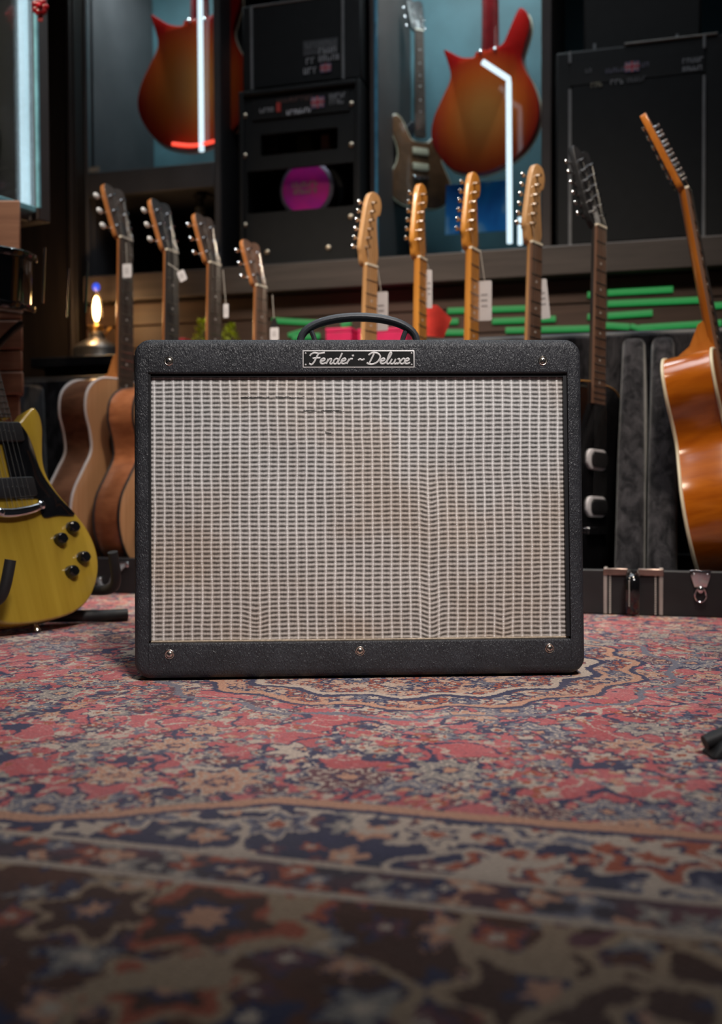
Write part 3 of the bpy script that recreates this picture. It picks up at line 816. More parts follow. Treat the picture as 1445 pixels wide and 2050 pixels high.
M_whitebind = pm('white_binding', (0.62, 0.58, 0.58), 0.4, var=0.08)

# --- positions: four acoustics in the left case, leaning back
def solve_neck(px, py, d):              # head position target
    u, z = hit(px, py, d); return W(u, d, z)
ZB = 0.022                              # inside floor of the cases
GY = -TH + R(56)
acs = [
 ('light-topped acoustic guitar with walnut sides and white edges, head near the lamp', 250, 480, 1.0, M_walnut, M_spruce, M_neckmah, M_rose, M_whitebind, dict(M_btn=M_pearl, bbig=1.25, bt=0.086)),
 ('acoustic guitar with red-brown mahogany sides and black edging behind the amplifier corner', 342, 505, 0.985, M_mahog, M_spruce, M_neckmah, M_ebony, M_black, dict(M_btn=M_pearl, bbig=1.15, bt=0.086)),
 ('acoustic guitar with chrome tuners beside the small green plants', 428, 530, 0.93, M_redw, M_spruce, M_neckmah, M_rose, M_black, dict(bt=0.084)),
 ('shortest acoustic guitar with pale brown fretboard, next to the black-topped tag', 521, 575, 0.865, M_mahog, M_spruce, M_neckmah, M_roseb, M_black, dict(bt=0.082)),
]
CD = flo(1300, 1233)[1]; CDL = flo(235, 1188)[1]
def stand_up(g, px, py, d, L, yaw, lean, roll, zb):
    u, z = hit(px, py, d); nutw = W(u, d, z)
    Rm = Matrix.Rotation(yaw, 4, 'Z') @ Matrix.Rotation(-lean, 4, 'X') @ Matrix.Rotation(roll, 4, 'Y')
    v = Rm @ Vector((0, 0, L)); sc = (z - zb) / v.z
    finish(g, nutw - v * sc, yaw, lean, roll, sc)
for lab, px, py, sc, ms, mt, mn, mbd, mbi, kw in acs:
    g = acoustic(lab, sc, ms, mt, mn, mbd, mbi, **kw)
    off = math.atan((722 - px) / FPX)
    stand_up(g, px, py, CDL + 0.245, 0.832, R(50) + off, R(1.5), R(3), ZB + 0.004)

# --- solid-body guitars
def solidbody(name, label, outline, M_body, M_neck, M_board, z_nut, z_end, th=0.045, M_head=None, head='strat', group=None, M_guard=None, wn=0.042, we=0.056, yf=-0.008, scale=0.648, M_dot=None, bev=0.006, nfr=21, detail='strat', M_btn=None):
    g = thing(name, label, 'guitar', (0, 0, 0), group=group)
    MB().prism(outline, 0.0, th, bev, bev).build('body', M_body, g, ang=50)
    neck_parts(g, z_nut, z_end, wn, we, yf, M_neck, M_board, thick=0.020, nfr=nfr, scale=scale, M_dot=M_dot)
    M_head = M_head or M_neck; M_btn = M_btn or M_chrome
    zb = z_nut - scale
    if head == 'strat':
        hs = catmull([(-.021, .0), (-.030, .028), (-.034, .05), (-.024, .11), (-.012, .165), (.004, .188), (.030, .187), (.043, .165), (.038, .138), (.026, .128), (.028, .09), (.033, .05), (.034, .025), (.021, .0)], 4, True)
        f = lambda p: Vector((p.x, p.y + 0.003 + yf + 0.006, p.z + z_nut))
        MB(f).prism(hs, 0.0, 0.014, 0.002).build('headstock', M_head, g)
        posts = []
        for i in range(6):
            t = i / 5; x = -0.024 + 0.020 * t + 0.003; zz = 0.045 + 0.115 * t
            tuner(g, M_chrome, f, x + 0.006, zz, -1, 0.0, 0.014, M_btn, 0.017 + 0.004, 0.85)
            posts.append(f(Vector((x + 0.006, -0.006, zz))))
    else:
        ha = R(14); L = 0.15
        def f(p): return Vector((p.x, p.y * math.cos(ha) + p.z * math.sin(ha) - 0.002, z_nut + p.z * math.cos(ha) - p.y * math.sin(ha)))
        n_t = 6 if head == 'twelve' else 3
        if head == 'twelve': L = 0.19
        ho = catmull([(-.021, 0.002), (-.032, .03), (-.036, .07), (-.040, L), (-.020, L + .014), (0, L + .006), (.020, L + .014), (.040, L), (.036, .07), (.032, .03), (.021, 0.002)], 3, True)
        hs = MB(f).prism(ho, 0.002, 0.016, 0.001).build('headstock', M_head, g)
        MB(f).prism([(-.010, .008), (.010, .008), (.011, .02), (.004, .055), (-.004, .055), (-.011, .02)], 0.0, 0.0022, 0).build('truss_cover', pm('grey_cover', (0.25, 0.25, 0.26), 0.4), hs)
        posts = []
        for i in range(n_t):
            zz = 0.034 + (L - 0.058) * i / (n_t - 1)
            for sd in (-1, 1): tuner(g, M_chrome, f, sd * 0.022, zz, sd, 0.002, 0.016, M_btn, 0.020, 0.85)
        for i in range(6):
            sd = -1 if i < 3 else 1; k = i if i < 3 else 5 - i
            posts.append(f(Vector((sd * 0.022, -0.006, 0.034 + (L - 0.058) * k / 2))))
    if detail == 'strat':
        MB().prism(catmull([(.02, .02), (.08, .06), (.10, .12), (.085, .17), (.07, .22), (.09, .29), (.07, .31), (.03, .298), (-.035, .298), (-.075, .32), (-.095, .30), (-.08, .24), (-.075, .16), (-.06, .10), (-.02, .08)], 3, True), -0.003, 0.0, 0.001, 0).build('pickguard', M_guard or M_white, g)
        for z in (0.115, 0.175, 0.235):
            MB().prism(rrect(-.042, .042, z - .009, z + .009, .008, 4), -0.008, -0.002, 0.001).build('pickup', M_black, g)
        for x, z in ((.055, .135), (.075, .10), (.088, .065)):
            MB().lathe([(0.010, -0.003), (0.009, -0.014), (0.007, -0.016)], 14, (x, 0, z), 'y').build('knob', M_white, g)
        MB().box(-0.04, 0.04, -0.010, -0.001, zb - 0.012, zb + 0.006).build('bridge', M_chrome, g, bevel=0.002)
    if detail != 'none':
        strings(g, zb, -0.012, 0.054, z_nut, yf - 0.003, 0.035, posts)
    return g

st_px = [(740, 534, 'pale maple-necked electric guitar beside the amplifier handle', M_maple_l, M_maple_l, (0.02, 0.02, 0.022)),
         (841, 520, 'amber-necked electric guitar with a red folded tag', M_maple_o, M_maple_o, (0.35, 0.28, 0.16)),
         (945, 502, 'amber-necked electric guitar with a square-shouldered white tag, right of the red-tagged one', M_maple_o, M_maple_o, (0.10, 0.20, 0.24)),
         (1069, 490, 'tall maple-necked electric guitar with brown fretboard near the black cabinet', M_maple_l, M_roseb, (0.25, 0.03, 0.03))]
for (px, py, lab, mn, mbd, bc), yr in zip(st_px, (50, 66, 64, 58)):
    bm_ = pm('strat_paint_%d' % px, bc, 0.15, var=0.05, coat=0.6)
    g = solidbody('electric_guitar', lab, STRAT, bm_, mn, mbd, 0.30 + 0.448 + 0.04, 0.29, M_head=mn, group='electric guitars in the plush case')
    stand_up(g, px, py, CD + 0.27, 0.788, R(yr) + math.atan((722 - px) / FPX), R(0.5), R(3), ZB + 0.004)

# black twelve-string electric
g = solidbody('electric_guitar', 'glossy black twelve-string guitar with white pickup rings beside the amplifier', ACO_F, M_gloss, M_ebony, M_roseb, 0.845, 0.43, th=0.06, head='twelve', detail='twelve', M_head=M_black, nfr=18, scale=0.645)
MB().tube([(p[0], 0.002, p[1]) for p in ACO_F], 0.0022, 6, True).build('binding', pm('amber_binding', (0.30, 0.15, 0.04), 0.4), g)
for z in (0.19, 0.30):
    MB().prism(rrect(-.044, .044, z - .024, z + .024, .020, 6), -0.006, 0.0, 0.002, 0).build('pickup_ring', M_white, g)
    MB().prism(rrect(-.030, .042, z - .018, z + .018, .014, 6), -0.010, -0.004, 0.002, 0).build('pickup', M_black, g)
MB().prism(rrect(-.045, .045, .125, .142, .004, 3), -0.010, 0.0, 0.002, 0).build('bridge', M_chrome, g)
stand_up(g, 1198, 456, CD + 0.28, 0.845, R(48), R(1), R(3), ZB + 0.004)

# orange twelve-string acoustic
g = acoustic('orange acoustic twelve-string guitar with cream edges standing in the plush case', 1.0, M_orange, M_orange, wood('orange_neck', (0.38, 0.11, 0.012), (0.52, 0.18, 0.03), 0.25, (40, 40, 5), 0.5), M_roseb, M_cream, bt=0.100, ntun=6, M_btn=M_chrome, bbig=0.7, nk=0.340)
stand_up(g, 1374, 383, CD + 0.265, 0.820, R(65), R(10.5), 0, ZB + 0.030)

# --- yellow single-cut on its stand
M_yel = wood('tv_yellow_paint', (0.33, 0.205, 0.020), (0.43, 0.28, 0.034), 0.2, (40, 10, 2), 0.6)
ZBR = 0.205
g = solidbody('electric_guitar', 'yellow single-cutaway electric guitar with black pickguard on a floor stand', SINGLE, M_yel, M_neckmah, M_rose, ZBR + 0.628, 0.385, th=0.047, head='three', detail='lp', scale=0.628, wn=0.043, we=0.055, nfr=22, M_head=M_gloss, yf=-0.009, bev=0.005)
MB().prism(catmull([(.030, .376), (.048, .374), (.060, .355), (.066, .325), (.069, .290), (.078, .262), (.098, .228), (.122, .198), (.124, .192), (.118, .189), (.085, .192), (.054, .190), (.050, .205), (.050, .222), (.046, .228), (.004, .230), (.0, .236), (.0, .33), (-.004, .335), (-.048, .338), (-.05, .36), (-.03, .376)], 3, True), -0.003, 0.0, 0.001, 0).build('pickguard', M_gloss, g)
for z0 in (0.250, 0.357):
    p = MB().prism(rrect(-.046, .046, z0 - .019, z0 + .019, .006, 4), -0.010, 0.0, 0.002, 0).build('pickup', M_black, g)
    for k in range(6):
        MB().lathe([(0.0022, -0.0095), (0.0022, -0.0108)], 8, ((k - 2.5) * 0.0098, 0, z0), 'y').build('pole_screw', M_chrome, p)
br = MB().prism(catmull([(-.050, .197), (-.02, .193), (.02, .197), (.050, .207), (.050, .218), (.02, .213), (-.02, .210), (-.050, .211)], 3, True), -0.016, -0.004, 0.004, 0.002).build('bridge', M_chrome, g)
for sx, sz in ((-.045, .204), (.045, .212)):
    MB().lathe([(0.008, 0.0), (0.008, -0.015), (0.0045, -0.018)], 12, (sx, 0, sz), 'y').build('bridge_post', M_chrome, br)
for x, z in ((.110, .166), (.076, .146), (.118, .106), (.084, .082)):
    k = MB().lathe([(0.0125, 0.0), (0.0125, -0.004), (0.0105, -0.014), (0.009, -0.016)], 18, (x, 0, z), 'y').build('knob', M_gloss, g)
    MB().prism([(x + .006, z - .004), (x + .019, z - .002), (x + .019, z + .002), (x + .006, z + .004)], -0.0045, -0.0025).build('pointer', M_black, k)
MB(lambda p: Vector((p.x, p.y + 0.0235, -p.z))).lathe([(0.0045, 0.0), (0.0045, 0.006), (0.0075, 0.011), (0.0075, 0.014)], 12).build('strap_button', M_nickel, g)
MB(lambda p: Vector((p.x + 0.146, p.y + 0.0235, p.z + 0.068))).lathe([(0.013, -0.002), (0.013, 0.004), (0.006, 0.006)], 14, axis='x').build('jack_socket', M_chrome, g)
LPD = 1.83
r_ = ray(42, 1022); LPB = Vector((0, 0, CAMH)) + r_ * (LPD / r_.y)
ly, ll, lr = R(54), R(17), R(-2)
LPR = Matrix.Rotation(ly, 4, 'Z') @ Matrix.Rotation(-ll, 4, 'X') @ Matrix.Rotation(lr, 4, 'Y')
base = LPB - (LPR @ Vector((0, -0.01, ZBR * 0.96)))
finish(g, base, ly, ll, lr, 0.96)
LPBASE = base.copy()

# stand for the yellow guitar
gs = thing('guitar_stand', 'black tubular guitar stand under the yellow guitar', 'guitar stand', (LPBASE.x, LPBASE.y, 0.0), (0, 0, ly))
def sl(x, y, z): return (x, y, z)
MB().tube([(0, .10, .02), (0, .20, .55), (0, .22, .62)], 0.012, 12).build('upright', M_rubber, gs)
for sx in (-1, 1):
    ex = sx * 0.138 if sx > 0 else -0.105
    pth = catmull([(sx * 0.02, .115, .09), (sx * .07, .10, .065), (ex * .98, .05, .06), (ex, -.01, .065), (ex * .97, -.034, .085), (ex * .88, -.040, .135)], 6)
    MB().tube(pth, 0.0095, 10).build('cradle_arm', M_rubber, gs)
for pts in ([(0, .12, .02), (.16, .02, .012), (.19, 0.0, .012)], [(0, .12, .02), (-.16, .02, .012), (-.19, .0, .012)], [(0, .12, .02), (0, .30, .012)]):
    MB().tube(pts, 0.011, 12).build('foot', M_rubber, gs)

# ================================================================== PLUSH GUITAR CASES
def plush(name):
    n = NT(name); co = n.coord()
    f = n.noise(n.vmath('MULTIPLY', co, (1, 1, 0.45)), 42, 4, 0.65, 0.6)[0]
    g_ = n.noise(co, 500, 2)[0]
    n.base(n.ramp(f, [(0.38, (0.006, 0.006, 0.008)), (0.70, (0.05, 0.048, 0.055))]))
    n.set(Roughness=0.9, Specular_IOR_Level=0.15, Sheen_Weight=0.35, Sheen_Roughness=0.4)
    n.bump(n.math('ADD', f, n.math('MULTIPLY', g_, 0.4)), 0.6, 0.004)
    return n.mat
M_plush = plush('black_plush')
M_case = pm('black_case_vinyl', (0.014, 0.014, 0.016), 0.5, var=0.2, bump=0.35, bscale=700)
M_piping = pm('grey_leather_trim', (0.34, 0.30, 0.28), 0.55, var=0.12)
def case(label, uc, d0, half, h, lidh, fins):
    c = rthing('guitar_case', label, 'guitar case', uc, d0, 0.0)
    t = 0.014
    b = MB().box(-half, half, 0, t, 0, h).box(-half, half, 0.462, 0.476, 0, h).box(-half, -half + t, t, 0.462, 0, h).box(half - t, half, t, 0.462, 0, h).box(-half + t, half - t, t, 0.462, 0, 0.012)
    b.build('base_tray', M_case, c, bevel=0.003)
    MB().box(-half + t + .001, half - t - .001, t + .001, 0.461, 0.012, 0.020).build('tray_lining', M_plush, c)
    MB().box(-half, half, 0.495, 0.535, 0.0, lidh).build('lid', M_case, c, bevel=0.012, seg=4)
    MB().box(-half + 0.01, half - 0.01, 0.478, 0.495, 0.02, lidh - 0.012).build('lid_lining', M_plush, c, bevel=0.005)
    # neck cradle along the lid top
    for x in fins:
        f = MB()
        f.loft([[(x - .034, .470, .021), (x + .034, .470, .021), (x + .030, .10, .021), (x - .030, .10, .021)],
                [(x - .034, .472, lidh * .5), (x + .034, .472, lidh * .5), (x + .028, .24, lidh * .5), (x - .028, .24, lidh * .5)],
                [(x - .026, .474, lidh - .03), (x + .026, .474, lidh - .03), (x + .022, .40, lidh - .03), (x - .022, .40, lidh - .03)]])
        f.build('plush_divider', M_plush, c, bevel=0.012, seg=3)
    return c
uh, zh = hit(1268, 1180, CD)
zc_h = hit(1268, 1141, CD)[1]
lid_z = hit(1200, 666, CD + 0.515)[1]
print('case h', zc_h, 'lid', lid_z)
HALF = 0.70
fx_px = [(1262, 900), (1326, 900)]
fins = [hit(px, py, CD + 0.2)[0] - uh for px, py in fx_px]
case_r = case('black plush-lined guitar case with strap trim holding the orange guitar', uh, CD, HALF, zc_h, lid_z, fins)
def strap(c, px0, px1, hc):
    x0, x1 = hit(px0, 1190, CD)[0] - uh, hit(px1, 1190, CD)[0] - uh
    s = MB().box(x0, x1, -0.003, 0.0005, 0.002, hc + 0.001).box(x0, x1, -0.003, 0.03, hc - 0.001, hc + 0.003).build('strap', M_piping, c, bevel=0.001)
    return s
strap(case_r, 1208, 1215, zc_h); strap(case_r, 1319, 1327, zc_h)
for px in (1221, 1312):
    x0 = hit(px, 1190, CD)[0] - uh
    b = MB()
    for k in range(18):
        z = 0.003 + (zc_h - 0.006) * k / 18; b.box(x0 - 0.0016, x0 + 0.0016, -0.0018, 0.0005, z, z + (zc_h - 0.006) / 18 * 0.62)
    b.build('stitching', M_thread, case_r)
for pa, pb in ((1208, 1256), (1277, 1328)):
    xa, xb = hit(pa, 1190, CD)[0] - uh, hit(pb, 1190, CD)[0] - uh
    MB().box(xa, xb, -0.005, 0.004, zc_h - 0.010, zc_h + 0.0025).build('handle_plate', pm('rose_nickel', (0.55, 0.42, 0.36), 0.3, 1.0), case_r, bevel=0.001)
x0 = hit(1267, 1190, CD)[0] - uh
MB().tube(catmull([(x0, -0.004, zc_h - 0.006), (x0, -0.024, zc_h - 0.016), (x0, -0.028, zc_h * .5), (x0, -0.02, .012), (x0, -.012, .008)], 5), 0.013, 10, flat=0.55).build('carry_handle', M_gloss, case_r)
b = MB()
for k in range(12):
    z = zc_h - 0.02 - 0.0042 * k; b.box(x0 - 0.007, x0 - 0.0055, -0.0345, -0.030, z, z + 0.0028)
b.build('handle_stitching', M_thread, case_r)
xl = hit(1402, 1190, CD)[0] - uh
lat = MB().prism([(xl - .019, zc_h + .002), (xl - .017, zc_h - .012), (xl - .011, zc_h - .030), (xl + .011, zc_h - .030), (xl + .017, zc_h - .012), (xl + .019, zc_h + .002)], -0.004, 0.0005, 0.0012, 0).build('latch', M_chrome, case_r)
MB().tube([(xl + 0.010 * math.cos(a), -0.004, zc_h - 0.044 + 0.014 * math.sin(a)) for a in [2 * math.pi * k / 20 for k in range(20)]], 0.0016, 6, True).build('latch_loop', M_chrome, lat)
MB().ball((xl, -0.005, zc_h - 0.035), 0.006, 10, 6, (1, .6, 1.2)).build('latch_button', M_chrome, lat)
for q in (-0.012, 0.012): MB().ball((xl + q, -0.004, zc_h - 0.006), 0.0022, 8, 5).build('rivet', M_chrome, lat)

ul, zl = hit(225, 1150, CDL)
zc_l = hit(250, 1117, CDL)[1]
case_l = case('black plush-lined guitar case with grey handle holding the brown acoustic guitars', -1.335, CDL, 0.575, zc_l, lid_z - 0.045, [-0.40])
xo = ul + 1.335
a0 = MB().tube(catmull([(xo - 0.035, -0.004, .030), (xo - 0.01, -0.03, .016), (xo + .012, -.034, .022), (xo + .022, -.03, .045), (xo + .030, -.004, .066)], 6), 0.007, 8, flat=0.7).build('carry_handle', pm('grey_braid', (0.16, 0.16, 0.17), 0.5, var=0.4, scale=300), case_l)
for q in ((xo + .030, .068), (xo - .040, .032)):
    MB().box(q[0] - .014, q[0] + .014, -0.006, 0.001, q[1] - .006, q[1] + .006).build('handle_bracket', M_chrome, case_l, bevel=0.002)

# ================================================================== COUNTER BEHIND THE CASES
CTD = 2.78
cu0 = hit(60, 712, CTD)[0]; cz = hit(170, 712, CTD)[1]
print('counter z', cz, cu0)
ct = rthing('counter', 'low black counter behind the guitar cases, carrying the lamp and plants', 'counter', 0, 0, 0)
MB().box(cu0, 1.9, CTD, 3.045, cz - 0.03, cz).build('top', M_black, ct, bevel=0.003)
MB().box(cu0 + 0.03, 1.87, CTD + 0.03, 3.04, 0.0, cz - 0.031).build('carcass', M_black, ct)

# ================================================================== SHELF, CABINETS
M_frame = pm('dark_cabinet_frame', (0.085, 0.083, 0.088), 0.5, var=0.15, scale=8)
M_frameb = pm('brown_cabinet_frame', (0.060, 0.045, 0.041), 0.5, var=0.15, scale=8)
M_int = pm('cabinet_teal_lining', (0.065, 0.150, 0.180), 0.6, var=0.25, scale=5)
M_glass = glassmat('cabinet_glass')
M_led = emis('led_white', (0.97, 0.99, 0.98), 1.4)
def cab_fill(name, u, d, z, watt, sx, sy, col=(0.55, 0.88, 1.0)):  # unseen area light added to brighten a cabinet interior
    l = bpy.data.lights.new(name, 'AREA'); l.energy = watt; l.shape = 'RECTANGLE'; l.size = sx; l.size_y = sy; l.color = col
    o = bpy.data.objects.new(name, l); C.objects.link(o); o.location = W(u, d, z); o.rotation_euler = (0, 0, -TH)
GD = 3.12
def cabinet(label, px0, px1, z0, z1, d0, d1, stile, mfr, right_st=None):
    u0 = hit(px0, 300, d0)[0]; u1 = hit(px1, 300, d0)[0]
    c = rthing('display_cabinet', label, 'cabinet', 0, 0, 0)
    rs = right_st or stile
    MB().box(u0, u0 + stile, d0, d0 + 0.03, z0, z1).build('stile', mfr, c, bevel=0.003)
    MB().box(u1 - rs, u1, d0, d0 + 0.03, z0, z1).build('stile', mfr, c, bevel=0.003)
    MB().box(u0 + .005, u0 + 0.02, d0 + 0.031, d1, z0, z1).build('side_panel', mfr, c)
    MB().box(u1 - 0.02, u1 - .005, d0 + 0.031, d1, z0, z1).build('side_panel', mfr, c)
    MB().box(u0 + .021, u1 - .021, d1 - 0.02, d1, z0, z1).build('back_panel', M_int, c)
    return c, u0, u1
zl_b0 = hit(300, 385, GD)[1]; zl_b1 = hit(300, 335, GD)[1]
ZT_ = 2.3
# left cabinet
c1, a0_, a1_ = cabinet('glass-fronted cabinet with one vertical light tube above the dark niche', 168, 441, zs_top, ZT_, GD, DB - 0.02, 0.012, M_frame, 0.022)
MB().box(a0_ + .013, a1_ - .023, GD, GD + 0.03, zl_b0, zl_b1).build('bottom_rail', M_frame, c1, bevel=0.003)
MB().box(a0_ + .022, a1_ - .022, GD + .031, DB - .042, zl_b0 + .01, zl_b1 - .005).build('cabinet_floor', M_frame, c1)
MB().box(a0_ + .022, a1_ - .022, DB - .058, DB - .042, zs_top, zl_b0).build('niche_back', M_black, c1)
MB().box(a0_ + .013, a1_ - .023, GD + .010, GD + 0.015, zl_b1, ZT_).build('pane', M_glass, c1)
ul_, zl_ = hit(402, 150, GD + 0.05); zle = hit(402, 303, GD + 0.05)[1]
MB().tube([(ul_, GD + .05, zle), (ul_, GD + .05, 1.9)], 0.0085, 10).build('light_tube', M_led, c1)
cab_fill('left_cabinet_fill', (a0_ + a1_) / 2, GD + .07, 2.15, 5.5, .3, .08, (1.0, 0.95, 0.88))  # added fill out of view, besides the visible tube
un, zn_ = hit(188, 322, GD - .003)
o = MB().box(-.02, .02, -.003, 0, -.008, .008).build('name_card', pm('pale_card', (0.30, 0.30, 0.28), 0.6), None); place(o, un, GD - 0.001, zl_b1 + 0.010); tag(o, 'small pale card at the foot of the left glass pane', 'card')
# right cabinet
c2, b0_, b1_ = cabinet('wide glass-fronted cabinet with bent light tube behind the electric guitars', 740, 1104, zs_top, ZT_, GD, DB - 0.02, 0.016, M_frameb, 0.030)
MB().box(b0_ + .017, b1_ - .031, GD, GD + .03, zs_top, zs_top + .022).build('bottom_rail', M_frameb, c2, bevel=0.003)
MB().box(b0_ + .022, b1_ - .022, GD + .031, DB - .042, zs_top, zs_top + .012).build('cabinet_floor', M_int, c2)
MB().box(b0_ + .018, b1_ - .032, GD + .010, GD + .015, zs_top + .023, ZT_).build('pane', M_glass, c2)
MB().box(b0_ + .0165, b0_ + .0245, GD - .002, GD + .008, zs_top + .023, ZT_).build('pane_edge', pm('blue_glass_edge', (0.10, 0.33, 0.50), 0.2, coat=0.5), c2)
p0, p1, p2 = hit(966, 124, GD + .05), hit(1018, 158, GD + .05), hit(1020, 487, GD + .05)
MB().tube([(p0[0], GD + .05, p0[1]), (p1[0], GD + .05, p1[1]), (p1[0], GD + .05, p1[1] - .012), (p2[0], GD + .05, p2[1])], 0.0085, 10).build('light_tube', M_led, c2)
p3, p4 = hit(1041, 462, GD + .10), hit(1041, 490, GD + .10)
MB().tube([(p3[0], GD + .10, p3[1] + .04), (p4[0], GD + .10, p4[1])], 0.007, 8).build('light_tube', M_led, c2)
cab_fill('wide_cabinet_fill', (b0_ + b1_) / 2, GD + .08, 2.15, 9.0, .4, .08, (1.0, 0.95, 0.88))  # added fill out of view, lights the guitar from the front top
# blue picture card
bu, bz = hit(962, 440, 3.36)
n = NT('blue_picture_print'); co = n.coord(); s_ = n.sep(co)
f = n.noise(n.vmath('MULTIPLY', co, (1, 1, 0.4)), 11, 3)[0]
n.base(n.ramp(f, [(0.35, (0.008, 0.16, 0.62)), (0.52, (0.02, 0.32, 0.85)), (0.60, (0.40, 0.65, 0.9)), (0.72, (0.75, 0.82, 0.9))])); n.set(Roughness=0.4)
o = MB().box(-.115, .085, 0, .006, -.04, .125).build('picture_card', n.mat); place(o, bu, 3.36, max(bz, zs_top + .055)); o.rotation_euler = (R(-8), 0, -TH); tag(o, 'blue and white picture card leaning at the bottom of the wide cabinet', 'picture')
wu, wz = hit(925, 468, 3.22)
o = MB().box(-.010, .010, 0, .002, 0, .055).build('price_tag', M_white); place(o, wu, 3.22, zs_top + .0125); o.rotation_euler = (R(-14), R(12), -TH); tag(o, 'white price card standing on the floor of the wide cabinet', 'tag')
# reflective guitars in the wide cabinet
def burst(name, edge, mid, cen, cz_=0.19, kx=5.6, kz=5.0, rough=0.12):
    n = NT(name); co = n.coord(); s = n.sep(co)
    a = n.math('MULTIPLY', s[0], kx); b = n.math('MULTIPLY', n.math('SUBTRACT', s[2], cz_), kz)
    r = n.math('SQRT', n.math('ADD', n.math('MULTIPLY', a, a), n.math('MULTIPLY', b, b)))
    g_ = n.noise(n.vmath('MULTIPLY', co, (60, 20, 4)), 1.0, 3)[0]
    r = n.math('ADD', r, n.math('MULTIPLY', n.math('SUBTRACT', g_, 0.5), 0.12))
    n.base(n.ramp(r, [(0.15, cen), (0.55, mid), (0.88, edge), (1.3, tuple(c * 0.8 for c in edge))])); n.set(Roughness=rough, Coat_Weight=0.7)
    return n.mat
M_fire = burst('fireglo_burst', (0.40, 0.010, 0.008), (0.62, 0.11, 0.018), (0.70, 0.24, 0.055), cz_=0.18, kx=5.0, kz=4.4)
M_rneck = pm('red_neck', (0.17, 0.010, 0.012), 0.2, coat=0.5)
def rick(label, sc, base, yaw, roll=0.0):
    g = thing('electric_guitar', label, 'guitar', (0, 0, 0))
    MB().prism(RICK, 0.0, 0.040, 0.004, 0.004).build('body', M_fire, g, ang=25)
    MB().tube([(p[0], 0.038, p[1]) for p in RICK], 0.003, 6, True).build('binding', M_cream, g)
    secs = []
    for z, wd in ((0.36, 0.058), (0.42, 0.055), (0.84, 0.044)):
        secs.append([(0.012 + math.cos(math.pi * k / 8) * wd / 2, 0.028 - 0.028 * math.sin(math.pi * k / 8), z) for k in range(9)])
    MB().loft(secs).build('neck', M_rneck, g)
    MB().prism([(-.016, .84), (.040, .84), (.055, .90), (.045, 1.0), (0.012, 1.03), (-.02, 1.0), (-.030, .90)], 0.01, 0.024, 0.001).build('headstock', M_rneck, g)
    for sx in (-0.012, 0.034): MB().ball((sx, -.001, 0.37), 0.006, 8, 5, (1, .5, 1)).build('strap_screw', M_chrome, g)
    MB().box(-.012, .036, 0.028, 0.034, 0.30, 0.84).build('fretboard', M_rose, g)
    finish(g, base, -TH + yaw, R(1), roll, sc); return g
ru, rz = hit(968, 345, 3.30)
g = rick('cherry sunburst electric guitar seen from behind in the wide glass cabinet', 1.02, W(ru, 3.30, rz), R(-6))
ru, rz = hit(388, 297, 3.20)
g = rick('cherry sunburst electric guitar with red reflection along its lower edge in the left cabinet', 1.13, W(ru, 3.20, rz), R(8))
# glowing red tube added to imitate the reflection along the left guitar edge
p0, p1 = hit(345, 288, 3.17), hit(432, 282, 3.17)
pts = catmull([(p0[0], 3.17, p0[1]), ((p0[0] + p1[0]) / 2, 3.17, (p0[1] + p1[1]) / 2 - .010), (p1[0], 3.17, p1[1])], 6)
MB().tube(pts, 0.006, 8).build('red_edge_reflection', emis('reflection_red', (1.0, 0.06, 0.03), 2.6), c1)
# guitars reflected in the wide cabinet glass, modelled as dim guitars behind it
for px, py, lab, outl, bc, nm, out_yaw in ((790, 415, 'black electric guitar with dotted neck, a glass reflection modelled at the edge of the wide cabinet', SINGLE, (0.012, 0.016, 0.022), 'reflected_black_body', 0), (850, 425, 'brown electric guitar with cream edge, a glass reflection modelled beside the black one in the cabinet', STRAT, (0.16, 0.075, 0.035), 'reflected_brown_body', 0)):
    u_, z_ = hit(px, py, 3.45)
    bm_ = pm(nm, bc, 0.25, coat=0.4)
    g = solidbody('electric_guitar', lab, outl, bm_, M_rose, M_rose, 0.80, 0.32, th=0.04, head='three', detail='lp', M_head=M_black, nfr=20)
    for k in range(2): MB().prism(rrect(-.04, .04, .17 + .07 * k, .20 + .07 * k, .005, 3), -.008, 0, .002, 0).build('pickup', M_nickel if px < 800 else M_cream, g)
    MB().box(-.04, .04, -.012, -.001, .128, .142).build('bridge', M_chrome, g, bevel=.002)
    if px > 800: MB().tube([(p[0], 0.004, p[1]) for p in outl], 0.003, 6, True).build('binding', M_cream, g)
    finish(g, W(u_, 3.45 - (0.0 if px < 800 else 0.06), z_), -TH + R(28 if px < 800 else 40), R(1), 0, 0.72)

# clamp in the niche
u_, z_ = hit(400, 388, 3.2)
cl = rthing('clamp_lamp', 'small black clamp with grey collar hanging in the dark niche', 'clamp', u_, 3.2, zl_b0)
MB().lathe([(0.022, 0.0), (0.022, -.006), (0.012, -.012), (0.012, -.04)], 14).build('mount', M_black, cl)
MB().lathe([(0.015, -.04), (0.017, -.045), (0.017, -.06), (0.013, -.062)], 14).build('collar', pm('grey_metal', (0.3, 0.32, 0.33), 0.35, 0.8), cl)

